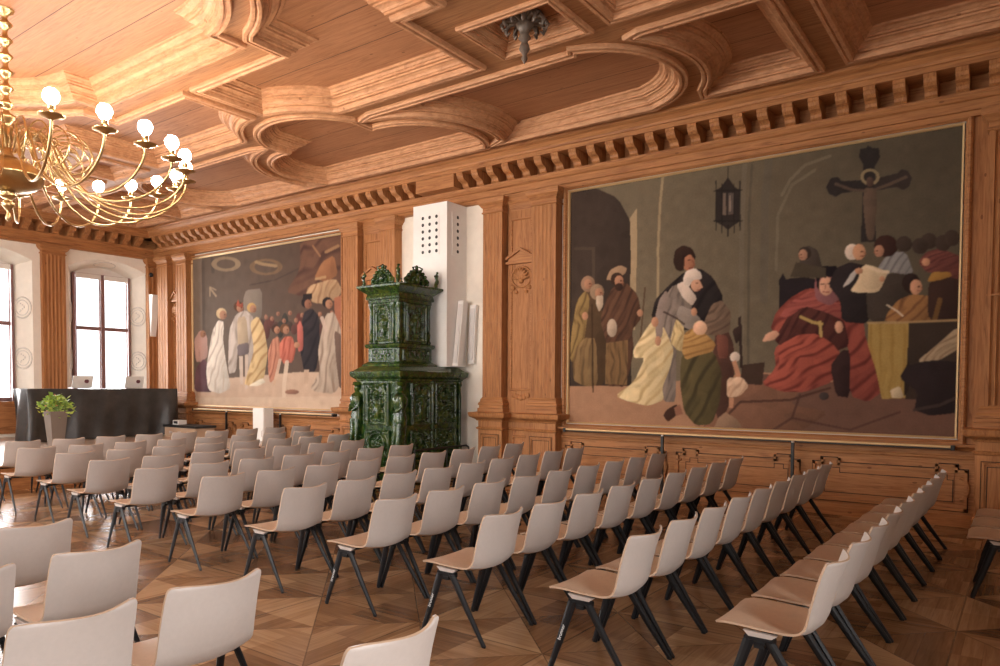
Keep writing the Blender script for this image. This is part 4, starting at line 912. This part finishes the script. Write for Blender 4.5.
def crest(T, w, seed):
    mb = MB(T); rg = random.Random(seed)
    pts = [(-w/2, 0), (-w/2, .05)]+[(w*.46*math.cos(PI*(1-k/12)), 0.03+.235*math.sin(PI*k/12)) for k in range(13)]+[(w/2, .05), (w/2, 0)]
    mb.prism(pts, .0, .04, 'y')
    for k in range(11):
        a = PI*k/10; mb.ell((w*.43*math.cos(a), -.01, .05+.22*math.sin(a)), (.032, .03, .032))
    for k in range(9):
        a = PI*k/8; mb.ell((w*.22*math.cos(a), -.015, .06+.11*math.sin(a)), (.024, .03, .024))
    mb.ell((0, -.02, .12), (.05, .045, .07)); mb.ell((0, -.02, .21), (.025, .03, .03))
    for sd in (-1, 1): mb.tube([(sd*w*.46, 0, .05), (sd*w*.5, 0, .11), (sd*w*.42, 0, .15)], [.03, .022, .012], 7); mb.tube([(sd*w*.12, -.02, .24), (sd*w*.2, -.02, .31), (sd*w*.06, -.02, .33)], [.02, .018, .01], 7)
    mb.ell((0, 0, .32), (.035, .03, .04))
    return mb.build('crest', MGREEN, st)
crest(lambda a, b, c: TS((UX0+UX1)/2+a, UY0-.04+b, 3.285+c), .50, 1); crest(lambda a, b, c: TS(UX1+.04-b, (UY0+UY1)/2+a, 3.285+c), .58, 2)
crest(lambda a, b, c: TS((UX0+UX1)/2+a, UY1+.0+b, 3.30+c), .44, 3)
for px, py, hh in ((UX0-.06, UY0-.08, .26), (UX1+.06, UY0-.08, .32), (UX1+.08, UY1+.08, .30), (UX0-.06, UY1+.06, .26)): figure(px, py, 3.29, hh, 5, 'finial_figure')
# low guard rail at the stove
gr = empty('guard_rail', 'low dark metal guard rail around the foot of the stove', 'rail', (SX1+.24, .55, 0))
m = MB(); m.tube([(0, 0, .60), (0, 1.32, .60), (0, 1.38, .57), (0, 1.40, .50), (0, 1.40, 0)], .016, 8); m.build('bar', MIRON, gr)
for yy in (0, .8): MB().tube([(0, yy, .595), (0, yy, 0)], .014, 8).build('post', MIRON, gr)

# ------------------------------------------------------------------ platform, bar, planter and equipment
PL = empty('platform', 'low orange wooden stage platform in front of the windows', 'stage', (-15.4, -2.9, 0))
m = MB(lambda a, b, c: (a+15.4, b+2.9, c)); m.box(XW+.04, -12.56, -8.0, 1.60, 0, .39); m.build('platform_body', MW['y'], PL)
m = MB(lambda a, b, c: (a+15.4, b+2.9, c)); m.box(XW+.04, -12.52, -8.04, 1.64, .39, .42); m.build('platform_top', MSTAGE, PL)
bt = empty('bar_table', 'long high table wholly draped in black cloth on the stage', 'table', (-16.8, -.03, .42))
for yy in (-1.4, 1.4):
    for xx in (-.22, .22): MB().tube([(xx, yy, 0), (xx, yy, 1.05)], .02, 8).build('leg', MIRON, bt)
MB().box(-.30, .30, -1.60, 1.60, 1.045, 1.08).build('table_top', MBLK2, bt)
def drape():
    mb = MB(); N = 260; per = []
    hx, hy = .33, 1.62
    L = [(hx, -hy), (hx, hy), (-hx, hy), (-hx, -hy)]
    tot = 4*(hx+hy); ds = tot/N
    for i in range(N):
        s = i*ds
        if s < 2*hy: p_ = (hx, -hy+s, 1, 0)
        elif s < 2*hy+2*hx: p_ = (hx-(s-2*hy), hy, 0, 1)
        elif s < 4*hy+2*hx: p_ = (-hx, hy-(s-2*hy-2*hx), -1, 0)
        else: p_ = (-hx+(s-4*hy-2*hx), -hy, 0, -1)
        per.append((*p_, s))
    rings = []
    for k in range(15):
        t = k/14; z = 1.09-t*1.075; r = []
        for (x, y, nx_, ny_, s) in per:
            corner = min(abs(abs(y)-hy)+abs(abs(x)-hx), .5)
            a = .008+t*(.030+.07*max(0, 1-corner/.45)); o = a*math.sin(s*5.1+math.sin(s*1.7)*2)+.6*a*math.sin(s*12.7+2*t)+t*.03
            r.append((x+nx_*o, y+ny_*o, z+.004*math.sin(s*3)))
        rings.append(r)
    mb.loft(rings, caps=False, smooth=True)
    mb.add(rings[0], [tuple(range(N))], False)
    return mb.build('tablecloth', MCLOTH)
tc = drape(); tc.location = (-16.8, -.03, .425); tag(tc, 'black cloth draped over the high table on the stage', 'tablecloth')
# laptops stand on the draped table
def laptop(y, label):
    r = empty('laptop', label, 'laptop', (-16.72, y, 1.525))
    MB().box(-.26, .0, -.17, .17, 0, .015).build('keyboard_base', MALU, r)
    m = MB(); m.loft([[(.0, -.21, .01), (.012, -.21, .01), (.012, .21, .01), (.0, .21, .01)], [(.08, -.21, .27), (.092, -.21, .27), (.092, .21, .27), (.08, .21, .27)]]); l = m.build('lid', MWHITE, r)
    m = MB(); n = 18; cx = .065; m.loft([[(.012+.082*.6+o, .08+.045*math.cos(2*PI*k/n), .155+.045*math.sin(2*PI*k/n)) for k in range(n)] for o in (-.012, .006)]); m.build('emblem', plain('dark_maroon_emblem', (.12, .04, .05), .5), l)
laptop(-.47, 'white laptop with round dark emblem on the left half of the black-draped table')
laptop(.67, 'white laptop with round dark emblem near the right end of the black-draped table')
o = empty('paper_tray', 'white stacked paper tray at the right end of the black-draped table', 'tray', (-17.6, 1.45, 0.42))
for k in range(5): MB().box(-.15, .15, -.10, .10, .5+.11*k, .515+.11*k).build('shelf', MWHITE, o)
MB().box(-.15, .15, .09, .10, 0, .98).build('upright', MWHITE, o); MB().box(-.15, .15, -.10, -.09, 0, .98).build('upright', MWHITE, o)

pt = empty('planter', 'tall tapered taupe planter with leafy bouquet on the stage before the black table', 'planter', (-15.1, -1.69, .42))
m = MB(); m.loft([[(-a, -a, z), (a, -a, z), (a, a, z), (-a, a, z)] for a, z in ((.10, 0), (.155, .68), (.138, .68), (.135, .62))], caps=True); m.build('pot', MPOT, pt)
m = MB(); m.box(-.135, .135, -.135, .135, .60, .63); m.build('soil', plain('dark_soil', (.03, .02, .015), .9), pt)
rg = random.Random(3)
for mi, (mat, nm, cnt) in enumerate(((MLEAF, 'foliage', 150), (MLEAF2, 'foliage', 110), (MPETAL, 'blossom', 14))):
    m = MB()
    for k in range(cnt):
        a = rg.uniform(0, 6.28); el = rg.uniform(.0, 1.5); R_ = rg.uniform(.10, .25)
        c = Vector((math.cos(a)*math.cos(el)*R_*1.05, math.sin(a)*math.cos(el)*R_*1.1, .72+math.sin(el)*R_*1.15-(.16 if rg.random() < .2 and mi else 0)))
        d = Vector((math.cos(a)*rg.uniform(.4, 1), math.sin(a)*rg.uniform(.4, 1), rg.uniform(-.5, .6))).normalized(); s_ = d.cross(Vector((rg.uniform(-1, 1), rg.uniform(-1, 1), 1))).normalized(); L = rg.uniform(.07, .12) if mi < 2 else .05; w = L*.36 if mi < 2 else .03
        n_ = d.cross(s_)
        m.add([tuple(c), tuple(c+d*L*.4+s_*w+n_*.008), tuple(c+d*L), tuple(c+d*L*.4-s_*w+n_*.008), tuple(c+d*L*.45-n_*.006)], [(0, 1, 4), (1, 2, 4), (2, 3, 4), (3, 0, 4)], True)
        if mi == 0 and k < 40: m.tube([(c.x*.15, c.y*.15, .62), tuple(c*.5+Vector((0, 0, .33))), tuple(c)], .003, 4)
    m.build(nm, mat, pt)

# equipment by the far wall
tb = empty('equipment_case', 'low pale case with black top on the stage right of the black table', 'case', (-15.55, 1.34, .42))
MB().box(-.62, .62, -.24, .24, 0, .22).build('case_body', MEDGE, tb)
m = MB(); m.box(-.66, .66, -.26, .26, .22, .27); m.build('case_lid', MBLK2, tb)
for sx in (-.35, 0, .35): MB().box(sx-.05, sx+.05, -.262, -.24, .08, .13).build('latch', MALU, tb)
dv = empty('small_device', 'small white and black device left on the pale equipment case', 'device', (-15.95, 1.34, .69))
MB().box(-.12, .12, -.10, .10, 0, .10).build('housing', MWHITE, dv); MB().box(-.08, .08, -.104, -.098, .02, .08).build('screen', MBLK2, dv)
cbt = empty('white_cabinet', 'narrow white upright cabinet against the dado under the left painting', 'cabinet', (-13.44, 1.80, 0))
MB().box(-.19, .19, -.13, .11, .04, 1.12).build('cabinet_body', MWHITE, cbt); MB().box(-.175, .175, -.145, -.13, .06, 1.10).build('door', MWHITE, cbt); MB().box(-.19, .19, -.11, .11, 0, .04).build('plinth', MBLK2, cbt)
MB().tube([(.16, -.15, .5), (.16, -.17, .52), (.16, -.17, .62), (.16, -.15, .64)], .006, 6).build('handle', MALU, cbt)

# ------------------------------------------------------------------ chairs
def chair_surface():
    """profile of the bent shell (side view): x backwards, z up; returns points with half width and side curl"""
    P = [(-.315, .452), (-.30, .462), (-.26, .468), (-.20, .468), (-.12, .462), (-.04, .456), (.03, .452), (.075, .453), (.11, .466), (.135, .492), (.148, .525), (.158, .57), (.172, .63), (.190, .70), (.210, .765), (.223, .800), (.2275, .811), (.2305, .818), (.232, .822)]
    Wd = [.205, .235, .247, .250, .250, .248, .244, .240, .236, .233, .231, .230, .229, .227, .2255, .223, .218, .209, .190]
    Cv = [.006, .010, .014, .018, .022, .026, .030, .034, .036, .038, .040, .043, .044, .046, .048, .049, .049, .049, .049]
    return P, Wd, Cv
CP, CW, CC = chair_surface()
NT_ = 10
def shell(i0, i1):
    mb = MB(); th = .011; P = [Vector((a, 0, b)) for a, b in CP]; top, bot = [], []
    for i in range(i0, i1+1):
        t = (P[min(i+1, len(P)-1)]-P[max(i-1, 0)]).normalized(); nrm = Vector((t.z, 0, -t.x))     # points backwards/down
        ra, rb = [], []
        for j in range(NT_+1):
            u = 2*j/NT_-1; off = CC[i]*(1-u*u)*1.0-CC[i]*.5
            if i > 6: off += .006*math.sin(u*PI)*((i-6)/10)
            zt = 0
            if i == len(P)-1: zt = -.0 if abs(u) < .9 else -.004
            c = P[i]+nrm*off; y = u*CW[i]
            ra.append((c.x-nrm.x*th/2, y, c.z-nrm.z*th/2+zt)); rb.append((c.x+nrm.x*th/2, y, c.z+nrm.z*th/2+zt))
        top.append(ra); bot.append(rb)
    n = NT_+1; m_ = i1-i0+1
    vt = [p_ for r in top for p_ in r]; vb = [p_ for r in bot for p_ in r]
    q = [(k*n+j, k*n+j+1, (k+1)*n+j+1, (k+1)*n+j) for k in range(m_-1) for j in range(n-1)]
    mb.cur = 0; mb.add(vt, q, True); mb.add(vb, [f[::-1] for f in q], True)
    o = 0; rim = []
    N2 = m_*n
    for k in range(m_-1):
        rim += [(k*n, (k+1)*n, N2+(k+1)*n, N2+k*n), (k*n+n-1, N2+k*n+n-1, N2+(k+1)*n+n-1, (k+1)*n+n-1)]
    for j in range(n-1):
        if i0 == 0: rim.append((j, N2+j, N2+j+1, j+1))
        if i1 == len(CP)-1: rim.append(((m_-1)*n+j, (m_-1)*n+j+1, N2+(m_-1)*n+j+1, N2+(m_-1)*n+j))
    mb.cur = 1; mb.add(vt+vb, rim, False)
    return mb
def leg_mesh(side, rear):
    """tapered flat steel leg from the apex under the seat down to the floor"""
    mb = MB(); s = side
    if rear: a, b, wa, wb = Vector((-.035, s*.246, .415)), Vector((.245, s*.272, 0)), (.013, .028), (.009, .018)
    else: a, b, wa, wb = Vector((-.135, s*.246, .415)), Vector((-.265, s*.272, 0)), (.013, .028), (.009, .018)
    rings = []
    for q, (hx, hy) in ((a, (wa[1], wa[0])), (a.lerp(b, .5), (.024, .012)), (b+Vector((0, 0, .012)), (wb[1], wb[0])), (b, (wb[1]*.8, wb[0]*.8))):
        c = .35; rings.append([(q.x-hx, q.y-hy*c, q.z), (q.x-hx*c, q.y-hy, q.z), (q.x+hx*c, q.y-hy, q.z), (q.x+hx, q.y-hy*c, q.z), (q.x+hx, q.y+hy*c, q.z), (q.x+hx*c, q.y+hy, q.z), (q.x-hx*c, q.y+hy, q.z), (q.x-hx, q.y+hy*c, q.z)])
    mb.loft(rings); return mb
def make_chair():
    r = empty('chair', 'chair', 'chair', (0, 0, 0), 0, 'beige stackable hall chairs')
    shell(0, 8).build('seat', [MSEAT, MEDGE], r); shell(8, 18).build('backrest', [MFABR, MEDGE], r)
    for s in (-1, 1):
        leg_mesh(s, False).build('leg', MBLK, r); leg_mesh(s, True).build('leg', MBLK, r)
        y_ = s*.236
        m = MB(); m.box(-.160, -.01, y_-.016, y_+.016, .400, .430); m.box(-.110, -.060, y_-.020, y_+.020, .378, .400); m.build('seat_clamp', MBLK, r)
        m = MB(); m.loft([[(-.135, y_-.014, .428), (-.03, y_-.014, .428), (-.03, y_+.014, .428), (-.135, y_+.014, .428)], [(-.165, y_-.016, .456), (.0, y_-.016, .450), (.0, y_+.010, .450), (-.165, y_+.010, .456)]]); m.build('seat_bracket', MALU, r)
    m = MB(); m.box(-.10, -.065, -.20, .20, .415, .432); m.build('cross_bar', MBLK, r)
    return r
def make_mark(parent_leg):
    """small white maker's lettering running up the near front leg"""
    cu = bpy.data.curves.new('leg_lettering', 'FONT'); cu.body = 'brunner'; cu.size = .030; cu.extrude = .0004; cu.align_x = 'CENTER'; cu.align_y = 'CENTER'
    tmp = bpy.data.objects.new('leg_lettering', cu); COL.objects.link(tmp); bpy.context.view_layer.update()
    me = bpy.data.meshes.new_from_object(tmp.evaluated_get(bpy.context.evaluated_depsgraph_get())); bpy.data.objects.remove(tmp)
    o = bpy.data.objects.new('leg_lettering', me); COL.objects.link(o); me.materials.clear(); me.materials.append(MBARK)
    a, b = Vector((-.135, -.246, .415)), Vector((-.265, -.272, 0)); p_ = a.lerp(b, .45); t = (a-b).normalized()
    nrm = Vector((0, -1, .11)).normalized(); nrm = (nrm-t*nrm.dot(t)).normalized(); bt_ = nrm.cross(t)
    o.matrix_basis = Matrix(((t.x, bt_.x, nrm.x, p_.x+nrm.x*.0152), (t.y, bt_.y, nrm.y, p_.y+nrm.y*.0152), (t.z, bt_.z, nrm.z, p_.z+nrm.z*.0152), (0, 0, 0, 1)))
    o.parent = parent_leg; return o
ORD = ['first', 'second', 'third', 'fourth', 'fifth', 'sixth', 'seventh', 'eighth', 'ninth', 'tenth', 'eleventh', 'twelfth']
proto = make_chair(); used = [False]
def kids(o): return [q for q in bpy.data.objects if q.parent == o]
PARTS = [(c, kids(c)) for c in kids(proto)]
def place(x, y, rz, label, mark=False):
    if not used[0]: r = proto; used[0] = True
    else:
        r = proto.copy(); COL.objects.link(r)
        for c, g in PARTS:
            d = c.copy(); COL.objects.link(d); d.parent = r
    r.location = (x, y, 0); r.rotation_euler.z = rz; r['label'] = label
    r['group'] = 'beige stackable hall chairs'
    return r
JR = random.Random(5)
#       top-right corner x, drift, y, pitch, count
MAIN = {'B': (-.722, .0085, -3.967, .568, 9), 'A': (-1.737, .001, -3.949, .576, 9), 'C': (-2.759, .007, -3.924, .574, 9), 'D': (-3.762, .014, -3.89, .566, 9), 'E': (-4.768, -.011, -3.911, .574, 9), 'F': (-5.918, .003, -3.904, .582, 9), 'G': (-6.977, .005, -3.948, .580, 7), 'H': (-8.103, .002, -3.858, .592, 7), 'I': (-9.191, -.002, -3.730, .592, 8), 'J': (-10.296, .003, -3.709, .610, 8), 'K': (-11.558, .002, -3.380, .614, 9)}
rows = {}
for ri, (nm, (x0, dx, y0, dy, n)) in enumerate(MAIN.items()):
    for k in range(n):
        rown = '%s row from the right' % ORD[ri] if ri < 10 else 'row nearest the stage'
        if k == 0: lb = 'beige chair at the aisle end of the %s' % rown
        elif k == n-1: lb = 'beige chair at the panelled-wall end of the %s' % rown
        else: lb = 'beige chair, %s from the aisle in the %s' % (ORD[k], rown)
        c = place(x0+dx*k-.230, y0+dy*k-.220, JR.uniform(-.006, .006), lb)
        rows[(nm, k)] = c
for key in (('A', 0), ('C', 0), ('D', 0)):
    lg = [q for q in kids(rows[key]) if q.name.split('.')[0] == 'leg']
    c = rows[key]; mk = make_mark(c)
    mk.parent = lg[0]
FG = [((-1.70, -6.045), 'beige chair cut off by the bottom edge, alone right of the foreground group'),
      ((-2.78, -6.02), 'beige foreground chair standing furthest right of the left foreground group'),
      ((-2.78, -6.59), 'beige foreground chair, its back cut by the bottom left edge'),
      ((-3.80, -6.03), 'beige foreground chair behind the two nearest left ones, seat glowing orange'),
      ((-3.76, -6.645), 'beige foreground chair whose back just shows at the left edge'),
      ((-4.74, -5.96), 'beige foreground chair turned away, half cut by the left edge, third row back'),
      ((-5.92, -6.03), 'beige chair sliver at the left edge above the foreground group')]
for (x_, y_), lb in FG: place(x_-.23, y_-.22, JR.uniform(-.012, .012), lb)
for k in range(3):
    place(-.05, -.95+.575*k, JR.uniform(-.02, .02), ['beige chair seat nearest the camera at the right edge', 'middle beige chair seat of the three at the right edge', 'beige chair seat nearest the wall at the right edge'][k])

# ------------------------------------------------------------------ chandelier
CX, CY, ZR, RR = -9.08, -4.675, 4.22, 1.80
ch = empty('chandelier', 'huge brass chandelier with twenty-four lit globe bulbs hanging over the hall', 'chandelier', (CX, CY, 3.41))
Z = lambda z: z-3.48
zt = ZC+.19+.07
MB().lathe([(0, Z(3.48)), (.02, Z(3.5)), (.035, Z(3.53)), (.02, Z(3.56)), (.015, Z(3.60)), (.05, Z(3.64)), (.07, Z(3.67)), (.045, Z(3.70)), (.03, Z(3.72)), (.075, Z(3.75)), (.09, Z(3.77)), (.06, Z(3.80)), (.10, Z(3.815)), (0.0, Z(3.82))], n=24).build('finial', MBRASS, ch)
MB().lathe([(.08, Z(3.80)), (.20, Z(3.825)), (.29, Z(3.87)), (.335, Z(3.93)), (.345, Z(3.965)), (.352, Z(3.975)), (.345, Z(3.99)), (.31, Z(4.06)), (.24, Z(4.11)), (.16, Z(4.14)), (.10, Z(4.15)), (.10, Z(4.18)), (0, Z(4.18))], n=40).build('bowl', MBRASS, ch)
cp = [(.07, 4.16), (.09, 4.2), (.05, 4.24), (.045, 4.33), (.09, 4.38), (.11, 4.41), (.06, 4.45), (.04, 4.5), (.06, 4.56), (.12, 4.60), (.12, 4.63), (.05, 4.66)]
z = 4.66
while z < zt-.12:
    cp += [(.035, z+.02), (.055, z+.05), (.10, z+.085), (.10, z+.10), (.05, z+.13), (.035, z+.16)]; z += .17
cp += [(.05, zt-.06), (.12, zt-.02), (.13, zt)]
MB().lathe([(r*.72, Z(z_)) for r, z_ in cp], n=20).build('column', MBRASS, ch)
for i in range(24):
    a = math.radians(5.5+15*i); ca, sa = math.cos(a), math.sin(a)
    f = lambda r, z_: (r*ca, r*sa, Z(z_))
    pth = []
    ctrl = [(.12, 4.26), (.22, 4.42), (.38, 4.44), (.50, 4.28), (.60, 4.05), (.80, 3.84), (1.08, 3.72), (1.38, 3.73), (1.62, 3.84), (1.76, 4.00), (1.80, 4.14)]
    for k in range(len(ctrl)-1):
        p0, p1, p2, p3 = ctrl[max(k-1, 0)], ctrl[k], ctrl[k+1], ctrl[min(k+2, len(ctrl)-1)]
        for t in (0, .25, .5, .75):
            pth.append(tuple(.5*(2*p1[j]+(p2[j]-p0[j])*t+(2*p0[j]-5*p1[j]+4*p2[j]-p3[j])*t*t+(3*p1[j]-p0[j]-3*p2[j]+p3[j])*t**3) for j in (0, 1)))
    pth.append(ctrl[-1])
    arm = MB().tube([f(*q) for q in pth], .014, 8).build('arm', MBRASS, ch)
    # scroll above the arm
    sc = [(.62+(.27-.19*k/26)*math.cos(2.6-k*.33), 4.22+(.27-.19*k/26)*math.sin(2.6-k*.33)) for k in range(27)]
    MB().tube([f(*q) for q in sc], .010, 6).build('scroll', MBRASS, arm)
    m = MB(); m.lathe([(.0, Z(4.13)), (.03, Z(4.135)), (.05, Z(4.15)), (.105, Z(4.165)), (.115, Z(4.175)), (.10, Z(4.178)), (.035, Z(4.172)), (.032, Z(4.25)), (.036, Z(4.26)), (0, Z(4.26))], (RR*ca, RR*sa, 0), 16); m.build('drip_pan', MBRASS, arm)
    m = MB(); m.lathe([(.022, Z(4.255)), (.03, Z(4.275)), (.052, Z(4.295)), (.068, Z(4.325)), (.071, Z(4.35)), (.062, Z(4.385)), (.040, Z(4.41)), (.0, Z(4.42))], (RR*ca, RR*sa, 0), 12); m.build('bulb', MBULB, arm)

# ------------------------------------------------------------------ light
wld = bpy.data.worlds.new('world'); scn.world = wld; wld.use_nodes = True
bg = wld.node_tree.nodes['Background']; bg.inputs['Color'].default_value = (.93, .96, 1, 1); bg.inputs['Strength'].default_value = 3.0
def area(name, loc, rot, w, h, e, col):
    l = bpy.data.lights.new(name, 'AREA'); l.shape = 'RECTANGLE'; l.size = w; l.size_y = h; l.energy = e; l.color = col
    o = bpy.data.objects.new(name, l); COL.objects.link(o); o.location = loc; o.rotation_euler = rot; return o
for c in WC: area('daylight', (XW-REC-.25, c, 2.85), (0, -PI/2, 0), 3.2, 1.35, 300, (1, .98, .97))
for c in SC: area('daylight', (c, YS-REC-.25, 2.85), (PI/2, 0, 0), 1.35, 3.2, 640 if c < -6 else (430 if c < -4 else 90), (1, .97, .94))
for c in EC: area('daylight', (XE+REC+.25, c, 2.85), (0, PI/2, 0), 3.2, 1.35, 520 if c > -8 else 200, (1, .98, .97))
scn.view_settings.view_transform = 'Standard'; scn.view_settings.look = 'None'; scn.view_settings.gamma = 1; scn.view_settings.use_curve_mapping = False
scn.view_settings.exposure = -0.30
cy_ = scn.cycles
cy_.max_bounces = 8; cy_.diffuse_bounces = 5; cy_.glossy_bounces = 4; cy_.transparent_max_bounces = 8; cy_.sample_clamp_indirect = 6
cy_.use_denoising = True
